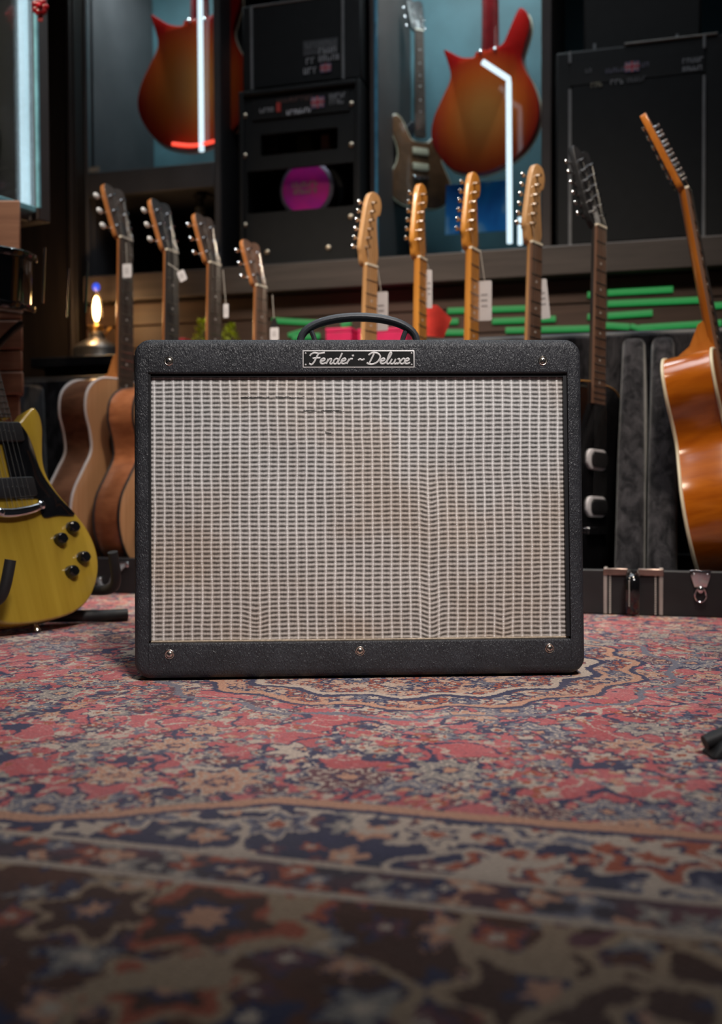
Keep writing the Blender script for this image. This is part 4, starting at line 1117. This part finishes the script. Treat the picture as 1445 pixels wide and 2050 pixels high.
# ------------------------------------------------------------------ stacked amps on the shelf (seen from behind)
M_vinyl = pm('black_amp_vinyl', (0.0068, 0.0070, 0.0076), 0.6, spec=0.3, var=0.15, bump=0.3, bscale=600)
M_dpanel = pm('dark_amp_panel', (0.0062, 0.0066, 0.0075), 0.65, spec=0.25, var=0.15)
M_void = pm('amp_interior', (0.006, 0.006, 0.006), 0.8)
M_pip = pm('grey_piping', (0.20, 0.20, 0.205), 0.5, var=0.1)
M_brass = pm('pale_screw', (0.62, 0.52, 0.40), 0.35, 0.9)
M_lab = pm('label_grey', (0.34, 0.34, 0.36), 0.6, var=0.15)
M_fr, M_fw, M_fb = pm('flag_red', (0.42, 0.03, 0.06), 0.6), pm('flag_white', (0.50, 0.45, 0.48), 0.6), pm('flag_blue', (0.05, 0.05, 0.16), 0.6)
def flag(parent, x, y, z, w_, h_):
    b = MB(); b.box(x - w_ / 2, x + w_ / 2, y - .001, y + .001, z - h_ / 2, z + h_ / 2)
    def bar(x0, z0, x1, z1, t, yy, mi):
        b.cur = mi; dx, dz = x1 - x0, z1 - z0; l = math.hypot(dx, dz); nx_, nz_ = -dz / l * t / 2, dx / l * t / 2
        b.add([(x0 + nx_, yy, z0 + nz_), (x1 + nx_, yy, z1 + nz_), (x1 - nx_, yy, z1 - nz_), (x0 - nx_, yy, z0 - nz_)], [(0, 1, 2, 3)])
    hw_, hh_ = w_ * .44, h_ * .40
    bar(x - hw_, z - hh_, x + hw_, z + hh_, h_ * .20, y - .0013, 1); bar(x - hw_, z + hh_, x + hw_, z - hh_, h_ * .20, y - .0013, 1)
    bar(x - hw_, z - hh_, x + hw_, z + hh_, h_ * .09, y - .0016, 2); bar(x - hw_, z + hh_, x + hw_, z - hh_, h_ * .09, y - .0016, 2)
    bar(x - w_ / 2, z, x + w_ / 2, z, h_ * .34, y - .0019, 1); bar(x, z - h_ / 2, x, z + h_ / 2, h_ * .34, y - .0020, 1)
    bar(x - w_ / 2, z, x + w_ / 2, z, h_ * .22, y - .0022, 2); bar(x, z - h_ / 2, x, z + h_ / 2, h_ * .22, y - .0023, 2)
    return b.build('flag_sticker', [M_fb, M_fw, M_fr], parent, smooth=False)
def scribble(parent, x0, x1, y, z, h, mat, name='printed_label', seed=0):
    r_ = random.Random(seed); b = MB(); x = x0
    while x < x1 - h * .3:
        wl = h * (0.45 + r_.random() * .35); wl = min(wl, x1 - x); k = r_.random()
        b.box(x, x + h * .16, y - .0012, y, z, z + h)
        b.box(x, x + wl, y - .0012, y, z + (h * .84 if k < .5 else 0), z + (h if k < .5 else h * .16))
        if k > .3: b.box(x + wl - h * .16, x + wl, y - .0012, y, z, z + h * (.6 if k > .7 else 1))
        x += wl + h * .22
    return b.build(name, mat, parent, smooth=False)
SD = 3.06
def L(px, py, d=SD): return hit(px, py, d)
# lower combo
q0, q1 = L(482, 500)[0], L(724, 500)[0]
zt0 = zs_top; zt1 = L(600, 172)[1]
ca = rthing('amplifier', 'black combo amplifier seen from behind with purple speaker magnet, on the shelf', 'amplifier', 0, 0, 0)
# frame pieces leave the real openings open
def zz(py): return L(600, py)[1]
ox0, ox1 = L(495, 380)[0], L(708, 380)[0]
vz0, vz1 = zz(305), zz(262); vx0, vx1 = L(522, 285)[0], L(676, 285)[0]
oz0, oz1 = zz(420), zz(334)
MB().box(q0, q0 + .016, SD - .010, 3.40, zt0, zt1).box(q1 - .016, q1, SD - .010, 3.40, zt0, zt1).box(q0 + .016, q1 - .016, SD - .010, 3.40, zt1 - .016, zt1).box(q0 + .016, q1 - .016, SD - .010, 3.40, zt0, zt0 + .014).build('cabinet', M_vinyl, ca, bevel=0.004, seg=3)
pan = MB()
pan.box(q0 + .0165, q1 - .0165, SD, SD + .012, vz1, zt1 - .0165).box(q0 + .0165, vx0, SD, SD + .012, vz0, vz1).box(vx1, q1 - .0165, SD, SD + .012, vz0, vz1).box(q0 + .0165, q1 - .0165, SD, SD + .012, oz1, vz0)
pan.box(q0 + .0165, ox0, SD, SD + .012, oz0, oz1).box(ox1, q1 - .0165, SD, SD + .012, oz0, oz1).box(q0 + .0165, q1 - .0165, SD, SD + .012, zt0 + .0145, oz0)
pan.build('back_panel', M_vinyl, ca)
MB().box(q0 + .017, q1 - .017, 3.30, 3.31, zt0 + .015, zt1 - .017).build('baffle', M_void, ca)
# control strip and stickers
sx0, sx1 = L(506, 215)[0], L(700, 205)[0]
cs = MB().box(sx0, sx1, SD - .004, SD, zz(232), zz(192)).build('control_strip', pm('strip_black', (0.008, 0.008, 0.009), 0.4), ca)
fu, fz = L(637, 206); flag(ca, fu, SD - .005, fz, .043, .034)
for k, (pa, pb, py, m_) in enumerate(((521, 548, 222, M_lab), (575, 601, 226, M_white), (602, 622, 222, M_white), (660, 692, 193, M_lab), (661, 690, 205, M_lab), (556, 630, 200, pm('label_brown', (0.13, 0.06, 0.05), 0.6)))):
    scribble(ca, L(pa, py)[0], L(pb, py)[0], SD - .0042, L((pa + pb) / 2, py)[1] - .006, .014, m_, seed=k)
MB().box(L(555, 215)[0], L(563, 215)[0], SD - .007, SD - .004, L(559, 225)[1], L(559, 207)[1]).build('warning_label', pm('label_red', (0.55, 0.05, 0.04), 0.5), ca)
for px, py in ((490, 232), (703, 208), (490, 312), (703, 290), (490, 451), (702, 434), (535, 505), (657, 496)):
    a_, b_ = L(px, py); MB().lathe([(0.008, 0.0), (0.008, -.002), (0.004, -.005)], 12, (a_, SD - .0003, b_), 'y').build('screw', M_brass, ca)
for k, (px, wd, m_) in enumerate(((545, .05, pm('valve_dim', (0.03, 0.025, 0.03), 0.3)), (612, .05, pm('transformer_dim', (0.06, 0.05, 0.02), 0.4)), (655, .03, MATS['label_brown']))):
    a_, b_ = L(px, 285, SD + .1); MB().box(a_ - wd / 2, a_ + wd / 2, SD + .08, SD + .13, b_ - .03, b_ + .02).build('transformer', m_, ca, bevel=.004)
mu_, mz_ = L(613, 378, SD + .055)
M_mag = NT('magenta_magnet_label'); co = M_mag.coord(); f = M_mag.noise(co, 9, 2)[0]
M_mag.base(M_mag.ramp(f, [(0.3, (0.40, 0.020, 0.46)), (0.6, (0.85, 0.025, 0.42))])); M_mag.set(Roughness=0.35)
sp = MB().lathe([(0.079, .06), (0.086, .05), (0.088, .002), (0.084, 0.0), (0.078, -.002)], 40, (mu_, SD + .055, mz_), 'y').build('speaker_magnet', pm('dull_steel', (0.30, 0.28, 0.36), 0.4, 0.7), ca)
MB().lathe([(0.077, -.0022), (0.077, -.0040), (0.074, -.0046)], 40, (mu_, SD + .055, mz_), 'y').build('magnet_label', M_mag.mat, sp)
for k, dz_ in enumerate((0.006, -0.016)):
    scribble(sp, mu_ - .045 + .006 * k, mu_ + .045 - .008 * k, SD + .0501, mz_ + dz_, .016, pm('label_sand', (0.42, 0.36, 0.26), 0.6), 'magnet_lettering', 20 + k)
MB().lathe([(0.10, .12), (0.14, .20), (0.15, .235)], 32, (mu_, SD + .0, mz_), 'y').build('speaker_basket', M_black, sp)
# upper cabinet
up_ = rthing('amplifier', 'black speaker cabinet with grey corner piping stacked on the combo, below the ceiling', 'amplifier', 0, 0, 0)
q2, q3 = L(484, 100)[0], L(722, 100)[0]
uz0 = zt1 + .004; uz1 = L(600, -4)[1]
MB().box(q2, q3, SD + .004, 3.38, uz0, uz1).build('cabinet', M_vinyl, up_, bevel=0.006, seg=3)
MB().box(L(512, 100)[0], L(680, 100)[0], SD + .001, SD + .006, uz0 + .006, uz1 - .012).build('back_panel', M_dpanel, up_)
for px in (503, 686):
    a_ = L(px, 80)[0]; MB().tube([(a_, SD + .002, uz0 + .002), (a_, SD + .002, uz1 - .004)], 0.0045, 8).build('piping', M_pip, up_)
MB().tube([(L(503, 5)[0], SD + .002, uz1 - .006), (L(686, 5)[0], SD + .002, uz1 - .006)], 0.0035, 8).build('piping', M_pip, up_)
MB().box(L(607, 100)[0], L(676, 100)[0], SD - .0004, SD + .001, L(640, 108)[1], L(640, 79)[1]).build('printed_label', pm('dim_label', (0.055, 0.055, 0.06), 0.5), up_)
for k, (pa, pb, py, m_) in enumerate(((612, 675, 90, pm('dim_print', (0.12, 0.12, 0.13), 0.6)), (638, 678, 102, M_lab), (613, 635, 123, M_lab), (638, 678, 117, M_lab), (608, 633, 143, M_lab))):
    scribble(up_, L(pa, py)[0], L(pb, py)[0], SD - .0005, L((pa + pb) / 2, py)[1] - .007, .018, m_, seed=40 + k)
fu, fz = L(652, 136); flag(up_, fu, SD - .0005, fz, .034, .026)

# right: two black cabinets
KD = 3.05
rc_ = rthing('amplifier', 'wide black speaker cabinet with pale side piping behind the orange guitar neck', 'amplifier', 0, 0, 0)
k0, k1 = hit(1112, 300, KD)[0], hit(1458, 300, KD)[0]
kz1 = hit(1280, 86, KD)[1]
MB().box(k0, k1, KD, 3.40, zs_top, kz1).build('cabinet', M_vinyl, rc_, bevel=0.008, seg=3)
j0, j1 = hit(1141, 300, KD)[0], hit(1409, 300, KD)[0]
MB().box(j0 + .008, j1 - .008, KD - .003, KD + .001, zs_top + .012, hit(1280, 160, KD)[1]).build('back_panel', M_dpanel, rc_)
MB().box(j0, j1, KD - .004, KD + .001, hit(1280, 158, KD)[1], hit(1280, 112, KD)[1]).build('control_strip', MATS['strip_black'], rc_)
for a_ in (j0, j1):
    MB().tube([(a_, KD - .002, zs_top + .004), (a_, KD - .002, hit(1280, 165, KD)[1])], 0.0048, 8).build('piping', M_pip, rc_)
    MB().tube([(a_, KD - .002, kz1 - .035), (a_, KD - .002, kz1 - .004), (a_, KD + .03, kz1 + .002)], 0.0042, 8).build('piping', M_pip, rc_)
MB().tube([(hit(1250, 90, KD)[0], KD - .001, kz1 + .0005), (k1 - .03, KD - .001, kz1 + .0005)], 0.004, 8).build('piping', pm('tan_piping', (0.16, 0.14, 0.12), 0.5), rc_)
fu, fz = hit(1265, 135, KD); flag(rc_, fu, KD - .0055, fz, .040, .028)
for k, (pa, pb, py, m_) in enumerate(((1212, 1250, 142, pm('print_violet', (0.13, 0.12, 0.17), 0.6)), (1283, 1303, 131, MATS['print_violet']), (1222, 1250, 165, M_lab), (1183, 1206, 171, pm('print_tan', (0.25, 0.22, 0.16), 0.6)), (1255, 1298, 160, MATS['dim_print']), (1366, 1409, 122, M_lab), (1366, 1409, 138, M_lab), (1172, 1184, 143, MATS['dim_print']))):
    a_, b_ = hit((pa + pb) / 2, py, KD)
    scribble(rc_, hit(pa, py, KD)[0], hit(pb, py, KD)[0], KD - .0043, b_ - .006, .013, m_, seed=60 + k)
rt_ = rthing('amplifier', 'narrower black amplifier head standing on the wide speaker cabinet', 'amplifier', 0, 0, 0)
h0, h1 = hit(1167, 40, KD + .05)[0], hit(1404, 40, KD + .05)[0]
MB().box(h0, h1, KD + .06, 3.36, kz1 + .012, kz1 + .26).build('cabinet', M_void, rt_, bevel=.008, seg=3)
for px in (1190, 1355):
    a_ = hit(px, 85, KD + .06)[0]
    MB().lathe([(0.012, kz1 + .0012), (0.014, kz1 + .012)], 12, (a_, KD + .09, 0)).build('foot', M_rubber, rt_)
    MB().box(a_ - .004, a_ + .004, KD + .055, KD + .061, kz1 + .014, kz1 + .035).build('corner_clip', M_pip, rt_)
for px in (1190, 1355):
    a_ = hit(px, 85, KD + .06)[0]; MB().lathe([(0.012, kz1 + .0012), (0.014, kz1 + .012)], 12, (a_, 3.30, 0)).build('foot', M_rubber, rt_)

# ------------------------------------------------------------------ green light strips on the panelling
M_green = emis('led_green', (0.014, 0.22, 0.050), 1.0)
gb = 3.0455
gl_px = [(545, 648, 641, 647), (577, 614, 671, 660), (585, 640, 676, 672), (683, 702, 652, 646), (896, 1052, 622, 617), (870, 917, 644, 643), (985, 1112, 643, 638), (862, 935, 665, 665), (1012, 1188, 661, 657), (1176, 1188, 590, 590),
         (1216, 1347, 586, 579), (1216, 1405, 608, 600), (1176, 1186, 634, 634), (1216, 1306, 632, 626), (1208, 1260, 651, 654), (1280, 1445, 656, 646), (1262, 1330, 652, 672), (1425, 1470, 612, 609)]
gl_lab = ['beside the black-topped tag', 'slanting below the strip by the black-topped tag', 'thin and low, left of the amplifier handle', 'short, seen inside the amplifier handle arch', 'upper one crossing behind the third electric guitar neck', 'short, right of the red folded tag', 'middle one left of the tallest maple neck', 'lowest one right of the red folded tag', 'lowest one crossing behind the tallest maple neck', 'tiny upper dash left of the black guitar neck', 'topmost one right of the black guitar neck', 'second from the top right of the black guitar neck', 'tiny lower dash left of the black guitar neck', 'third from the top right of the black guitar neck', 'short low one right of the black guitar neck', 'lowest long one crossing behind the orange guitar neck', 'slanting one above the plush dividers', 'one right of the orange guitar neck']
for i, (xa, xb, ya, yb) in enumerate(gl_px):
    a_, b_ = hit(xa, ya, gb), hit(xb, yb, gb)
    o = MB().tube([(a_[0], gb, a_[1]), (b_[0], gb, b_[1])], 0.0085 if i not in (1, 16) else 0.007, 8, flat=0.5).build('light_strip', M_green)
    o.location = (0, 0, 0); o.rotation_euler = (0, 0, -TH)
    tag(o, 'green light strip under the shelf, ' + gl_lab[i], 'light strip', 'green light strips under the shelf')

# ------------------------------------------------------------------ lamp, plants, boxes on the counter
u_, z_ = hit(194, 700, 2.92)
lm = rthing('table_lamp', 'vintage style table lamp with bare glowing candle bulb and blue tip', 'lamp', u_, 2.92, cz)
M_pew = pm('pewter', (0.16, 0.15, 0.14), 0.35, 0.8, var=0.2)
MB().lathe([(0.062, 0.0), (0.064, 0.006), (0.060, 0.012), (0.060, 0.028), (0.056, 0.036), (0.030, 0.050), (0.022, 0.056), (0.020, 0.070), (0.014, 0.074)], 32).build('base', M_pew, lm)
MB().lathe([(0.0165, 0.074), (0.0165, 0.086), (0.012, 0.090)], 20).build('socket', pm('brass_socket', (0.60, 0.36, 0.12), 0.3, 1.0), lm)
bulb = MB().lathe([(0.010, 0.090), (0.0155, 0.105), (0.0165, 0.125), (0.013, 0.150), (0.007, 0.168), (0.003, 0.174)], 20).build('bulb', glassmat('bulb_glass', (1.0, 0.93, 0.8), 0.5), lm)
MB().lathe([(0.004, 0.100), (0.0085, 0.115), (0.009, 0.135), (0.0055, 0.155), (0.002, 0.160)], 16).build('filament', emis('filament_glow', (1.0, 0.62, 0.25), 28.0), bulb)
MB().ball((0, 0, 0.183), 0.0095, 12, 8, (1, 1, 1.1)).build('blue_tip', emis('blue_tip', (0.02, 0.10, 0.95), 1.0), lm)
for k in range(3):
    a = 2 * math.pi * k / 3 + .5
    MB().tube([(0.018 * math.cos(a), 0.018 * math.sin(a), 0.06), (0.030 * math.cos(a), 0.030 * math.sin(a), 0.078), (0.036 * math.cos(a), 0.036 * math.sin(a), 0.084)], 0.0025, 6).build('bracket', MATS['brass_socket'], lm)
lm.scale = (1.2, 1.2, 1.25)
pl = bpy.data.lights.new('lamp_glow', 'POINT'); pl.energy = 1.6; pl.color = (1.0, 0.60, 0.28); pl.shadow_soft_size = 0.02
po = bpy.data.objects.new('lamp_glow', pl); C.objects.link(po); po.location = W(u_, 2.86, cz + 0.155)

M_leaf = pm('lime_leaf', (0.42, 0.50, 0.015), 0.5, var=0.4, scale=60)
def plant(px, label, hgt):
    u_, z_ = hit(px, 690, 2.86)
    p = rthing('potted_plant', label, 'plant', u_, 2.86, cz)
    MB().lathe([(0.016, 0.0), (0.020, 0.03), (0.022, 0.032), (0.022, 0.036)], 16).build('pot', pm('dark_pot', (0.03, 0.02, 0.02), 0.6), p)
    b = MB(); r_ = random.Random(px)
    for k in range(90):
        a = r_.random() * 6.28; hh = 0.03 + r_.random() ** 0.8 * hgt; rr = 0.034 * (1.05 - hh / (hgt + .03)) ** 0.7 * r_.random() ** .4 + .002
        c = Vector((rr * math.cos(a), rr * math.sin(a), hh)); dr = Vector((math.cos(a), math.sin(a), 0.9 + r_.random())).normalized()
        sd = dr.cross(Vector((0, 0, 1))).normalized() * 0.0042; n_ = sd.cross(dr).normalized() * .0012; l_ = 0.014
        b.add([c, c + dr * l_ * .5 + sd, c + dr * l_, c + dr * l_ * .5 - sd, c + dr * l_ * .5 + n_], [(0, 1, 4), (1, 2, 4), (2, 3, 4), (3, 0, 4), (0, 3, 2, 1)])
    f_ = b.build('foliage', M_leaf, p, smooth=False); f_['kind'] = 'stuff'
    MB().tube([(0, 0, .03), (.002, 0, .03 + hgt * .8)], 0.0015, 6).build('stem', pm('green_stem', (0.06, 0.10, 0.01), 0.6), p)
plant(406, 'taller lime green bushy plant between two acoustic guitar necks', 0.050 + 0.02)
plant(461, 'shorter lime green bushy plant right of the taller one', 0.035 + 0.015)
M_mgn = pm('magenta_card', (0.65, 0.015, 0.11), 0.45, var=0.12)
for pa, pb, d_, lab in ((652, 703, 2.88, 'magenta box behind the amplifier handle, left piece'), (716, 812, 2.90, 'long magenta box behind the pale guitar neck')):
    a_, b_ = hit(pa, 670, d_)[0], hit(pb, 670, d_)[0]; zt_ = hit((pa + pb) / 2, 656, d_)[1]
    o = thing('pedal_box', lab, 'box', W((a_ + b_) / 2, d_, cz), (0, 0, -TH)); w2 = (b_ - a_) / 2
    MB().box(-w2, w2, 0, .09, 0, zt_ - cz - .012).build('carton', M_mgn, o, bevel=.002)
    MB().box(-w2 - .001, w2 + .001, -.001, .091, zt_ - cz - .012, zt_ - cz).build('carton_lid', M_mgn, o, bevel=.002)
a_, b_ = hit(352, 684, 2.88)[0], hit(392, 684, 2.88)[0]
o = thing('pedal_box', 'low red box beside the taller green plant', 'box', W((a_ + b_) / 2, 2.84, cz), (0, 0, -TH)); zt_ = hit(370, 679, 2.84)[1] - cz
MB().box(-.028, .028, -.03, .03, 0, zt_ * .6).build('carton', pm('red_card', (0.42, 0.02, 0.03), 0.5), o, bevel=.002); MB().box(-.029, .029, -.031, .031, zt_ * .6, zt_).build('carton_lid', MATS['red_card'], o, bevel=.002)

# ------------------------------------------------------------------ swing tags
def swing(px, py0, py1, wpx, d, label, top=None, mat=M_white, yaw=0.0, tilt=0.0, strpx=None):
    """a card hanging on a thread; py0..py1 is the card"""
    u_, z1_ = hit(px, py0, d); z0_ = hit(px, py1, d)[1]; w_ = hit(px + wpx / 2, py0, d)[0] - hit(px - wpx / 2, py0, d)[0]
    t = thing('price_tag', label, 'tag', W(u_, d, z0_), (0, tilt, -TH + yaw), 'swing tags on guitar necks')
    MB().prism(rrect(-w_ / 2, w_ / 2, 0, z1_ - z0_, min(w_, .02) * .18, 3), 0, .0012, 0.0).build('card', mat, t)
    b = MB()
    for k in range(3): b.box(-w_ * .25, w_ * .2, -.0004, 0, (z1_ - z0_) * (.35 + .14 * k), (z1_ - z0_) * (.39 + .14 * k))
    b.build('print_lines', pm('tag_print', (0.35, 0.34, 0.38), 0.6), t)
    if top: MB().prism([(-w_ * .5, z1_ - z0_), (w_ * .5, z1_ - z0_), (w_ * .15, (z1_ - z0_) + w_ * 1.0), (-w_ * .15, (z1_ - z0_) + w_ * 1.0)], -.0005, .0015).build('black_top', M_black, t)
    if strpx:
        a2, z2 = hit(strpx[0], strpx[1], d)
        ua = a2 - u_
        MB().tube([(0, .0006, z1_ - z0_ - .003), (ua * .6, .0006, (z2 - z0_) * .6 + .4 * (z1_ - z0_)), (ua, .0006, z2 - z0_)], 0.0008, 5).build('thread', M_thread, t)
TD = 2.36
swing(254, 528, 556, 18, TD, 'small square white tag tied on the neck of the acoustic guitar nearest the lamp', strpx=(252, 486))
swing(368, 540, 562, 15, TD, 'diamond-hung white tag on the black fretboard of the second acoustic guitar', tilt=R(-24), strpx=(352, 515))
swing(452, 608, 636, 10, TD, 'narrow white tag behind the third acoustic guitar neck', strpx=(446, 540))
swing(549, 655, 682, 17, TD, 'white tag with black top beside the shortest acoustic guitar', top=True, strpx=(545, 590))
swing(763, 584, 662, 26, TD, 'large white tag beside the pale maple neck', strpx=(755, 535))
swing(859, 540, 617, 12, TD, 'white tag turned edge-on behind the amber neck with the red tag', yaw=R(30), strpx=(853, 520))
swing(970, 562, 642, 28, TD, 'large white tag beside the third electric guitar neck', strpx=(961, 500))
swing(1092, 558, 638, 20, TD, 'tilted white tag beside the tallest electric guitar neck', tilt=R(-6), strpx=(1088, 500))
# red folded tag
u_, z_ = hit(838, 668, 2.34)
rtg = thing('price_tag', 'red folded tag hanging behind the amber guitar neck', 'tag', W(u_, 2.50, z_ + .02), (0, 0, -TH))
k_ = (hit(873, 640, 2.5)[0] - hit(803, 640, 2.5)[0]) / 70.0
MB().prism([(-33 * k_, 0), (-18 * k_, 58 * k_), (8 * k_, 56 * k_), (36 * k_, 28 * k_), (20 * k_, -8 * k_)], 0, .0015).build('card', pm('red_tag', (0.80, 0.055, 0.040), 0.45), rtg)
MB().tube([(-20 * k_, .001, 52 * k_), (-28 * k_, .001, 110 * k_), (-30 * k_, .001, 165 * k_)], 0.0009, 5).build('thread', M_thread, rtg)

# ================================================================== LEFT: DISPLAY, PILLAR, SNARE
# display box face direction
fa = (-0.782, 2.60); zb_d = 0.265 + 539 / 2100 * 2.6
dd = rthing('display_cabinet', 'glass display box with bright white light tube on the left wall', 'cabinet', 0, 0, 0)
dd.location = (fa[0], fa[1], 0); dd.rotation_euler = (0, 0, R(62))     # local x runs away from the camera along the face
MB().box(-0.9, -.010, .030, .055, zb_d - .03, zb_d).build('bottom_rail', M_frameb, dd, bevel=.003)
MB().box(-.012, .028, -.004, .30, zb_d - .03, 2.3).build('end_panel', M_frameb, dd, bevel=.003)
MB().box(-0.9, -.012, .31, .33, zb_d, 2.3).build('back_panel', pm('dark_teal_lining', (0.012, 0.030, 0.040), 0.6), dd)
MB().box(-0.9, -.012, .06, .31, zb_d - .028, zb_d - .002).build('cabinet_floor', M_frameb, dd)
MB().box(-0.9, -.013, .010, .014, zb_d + .004, 2.3).build('pane', glassmat('display_glass', (0.8, 0.93, 1.0), 0.6), dd)
M_edge = MATS['blue_glass_edge']
MB().box(-0.9, -.013, .004, .022, zb_d - .012, zb_d + .003).build('pane_edge', pm('pale_cyan_edge', (0.25, 0.55, 0.62), 0.25, coat=0.4), dd, bevel=.002)
MB().box(-.0125, -.006, -.006, .004, zb_d, 2.3).build('pane_edge', MATS['pale_cyan_edge'], dd)
MB().tube([(-.020, .030, zb_d + .008), (-.020, .030, 2.0)], 0.0125, 12).build('light_tube', emis('led_bright', (0.97, 1.0, 0.98), 2.3), dd)
# cream guitar edge inside the display
u0_ = ray(-80, 210); t_ = 2.55 / u0_.y
gp = Vector((0, 0, CAMH)) + u0_ * t_
g = solidbody('electric_guitar', 'cream electric guitar at the picture edge inside the left display', STRAT, pm('cream_paint', (0.55, 0.45, 0.18), 0.2, coat=0.5), M_maple_l, M_maple_l, 0.788, 0.29)
finish(g, Vector((gp.x, 2.55, 1.06)), R(62), 0, 0, 1.0)
# red rosette hanging on the display corner
r0 = ray(80, 14); rp = Vector((0, 0, CAMH)) + r0 * (2.56 / r0.y)
ro = thing('red_rosette', 'small dark red ribbon rosette hanging beside the light tube', 'rosette', rp, (0, 0, 0))
M_rib = pm('red_ribbon', (0.30, 0.006, 0.010), 0.3, var=0.4, scale=80)
for k in range(7):
    a = k * 2 * math.pi / 7
    MB().ball((0.011 * math.cos(a), -.002 * (k % 2), 0.013 * math.sin(a)), 0.010, 10, 6, (1, .6, 1)).build('petal', M_rib, ro)
MB().ball((0, -.008, 0), 0.007, 10, 6).build('centre', pm('red_gem', (0.6, 0.01, 0.02), 0.15), ro)
MB().box(-.006, .006, 0, .003, -.034, -.008).build('ribbon_tail', M_rib, ro)
MB().tube([(0, .001, 0.01), (0.0, .004, .20)], 0.0008, 5).build('thread', M_thread, ro)

# tan timber pillar
M_timb = wood('tan_timber', (0.20, 0.085, 0.048), (0.31, 0.145, 0.085), 0.6, (4, 4, 60), 0.0)
pr = ray(45, 620); PY = 2.385; pxr = (pr * (PY / pr.y)).x
tp_ = thing('timber_pillar', 'stacked tan timber pillar under the left display', 'pillar', (pxr - .10, PY + .035, 0), (0, 0, R(0)))
zb0 = CAMH + ray(30, 790).z * PY; ztp = zb_d - .032
ys = [0.0, zb0 * .5, zb0, CAMH + ray(30, 742).z * PY, CAMH + ray(30, 700).z * PY, CAMH + ray(30, 640).z * PY, CAMH + ray(30, 575).z * PY, CAMH + ray(30, 510).z * PY, ztp]
for i in range(len(ys) - 1):
    dx = 0.012 if i < 2 else (0.002 if i % 2 else 0.0)
    MB().loft([[(-.10, -.035 + dx, z), (.10 - dx, -.035 + dx, z), (.076 - dx, .035, z), (-.10, .035, z)] for z in (ys[i], ys[i + 1] - .003)]).build('timber_block', M_timb, tp_, bevel=.004)

# snare drum on its stand
SNY = 2.25
sr = ray(-36, 560); sp_ = Vector((0, 0, CAMH)) + sr * (SNY / sr.y)
szc = sp_.z; sh2 = 0.062
sn = thing('tom_drum', 'small glossy black tom drum with chrome lugs in front of the timber pillar', 'drum', (sp_.x, SNY, szc - sh2), (R(3), R(4), 0))
rs_ = 0.100
MB().lathe([(rs_ - .008, .006), (rs_ - .002, .006), (rs_ - .002, 2 * sh2 - .006), (rs_ - .008, 2 * sh2 - .006)], 64).build('shell', M_gloss, sn)
for z0_ in (0.0, 2 * sh2 - .016):
    MB().lathe([(rs_ - .003, z0_), (rs_ + .006, z0_), (rs_ + .008, z0_ + .004), (rs_ + .008, z0_ + .013), (rs_ + .003, z0_ + .016), (rs_ - .004, z0_ + .016)], 64).build('hoop', M_gloss, sn)
MB().lathe([(0.01, 2 * sh2 - .006), (rs_ - .005, 2 * sh2 - .006), (rs_ - .005, 2 * sh2 - .004), (.01, 2 * sh2 - .004)], 64).build('drum_head', pm('white_head', (0.6, 0.6, 0.6), 0.5), sn)
for k in range(8):
    a = 2 * math.pi * k / 8 - R(38)
    c_, s2 = math.cos(a), math.sin(a)
    lg = MB().tube([((rs_ + .010) * c_, (rs_ + .010) * s2, .008), ((rs_ + .010) * c_, (rs_ + .010) * s2, 2 * sh2 - .006)], 0.0028, 8).build('tension_rod', M_chrome, sn)
    MB().box(-.008, .008, -.010, .008, sh2 - .02, sh2 + .02).build('lug', M_chrome, sn, bevel=.003).rotation_euler = (0, 0, a + math.pi / 2)
    sn.children[-1].location = ((rs_ + .004) * c_, (rs_ + .004) * s2, 0)
ss = thing('drum_stand', 'black tripod stand carrying the small black drum', 'drum stand', (sp_.x, SNY, 0), (0, 0, 0))
MB().tube([(0, 0, .05), (0, 0, szc - sh2 - .10)], 0.011, 12).build('pole', M_black, ss)
for k in range(3):
    a = 2 * math.pi * k / 3 + .9
    MB().tube([(0, 0, .22), (.09 * math.cos(a), .09 * math.sin(a), .05), (.12 * math.cos(a), .12 * math.sin(a), .012)], 0.009, 8).build('leg', M_black, ss)
    MB().tube([(0, 0, szc - sh2 - .11), (.07 * math.cos(a), .07 * math.sin(a), szc - sh2 - .040), (.095 * math.cos(a), .095 * math.sin(a), szc - sh2 - .020)], 0.008, 8).build('basket_arm', M_black, ss)

# ================================================================== RIGHT: STAND FOOT ON THE RUG
fu = ray(1410, 1512); ft = -CAMH / fu.z; fp_ = Vector((0, 0, CAMH)) + fu * ft
ms = thing('tripod_stand', 'black tripod stand leg reaching onto the rug on the right', 'stand', (fp_.x + .30, fp_.y + .05, 0), (0, 0, 0))
MB().tube([(-.30, -.05, .012), (-.22, -.037, .040), (-.02, -.003, .14)], [0.007, 0.0095, 0.0095], 10).build('leg', M_rubber, ms)
MB().loft([[(-.300, -.070, 0), (-.300, -.034, 0), (-.235, -.020, 0), (-.235, -.058, 0)], [(-.288, -.064, .014), (-.288, -.040, .014), (-.235, -.022, .030), (-.235, -.056, .030)], [(-.262, -.056, .030), (-.262, -.038, .030), (-.230, -.026, .046), (-.230, -.050, .046)]]).build('rubber_foot', M_rubber, ms, bevel=.003)
MB().tube([(.20, -.20, .012), (.02, -.01, .14)], 0.0095, 10).build('leg', M_rubber, ms)
MB().tube([(.15, .22, .012), (.01, .01, .14)], 0.0095, 10).build('leg', M_rubber, ms)
MB().tube([(0, 0, .10), (0, 0, .85)], 0.011, 12).build('pole', M_rubber, ms)
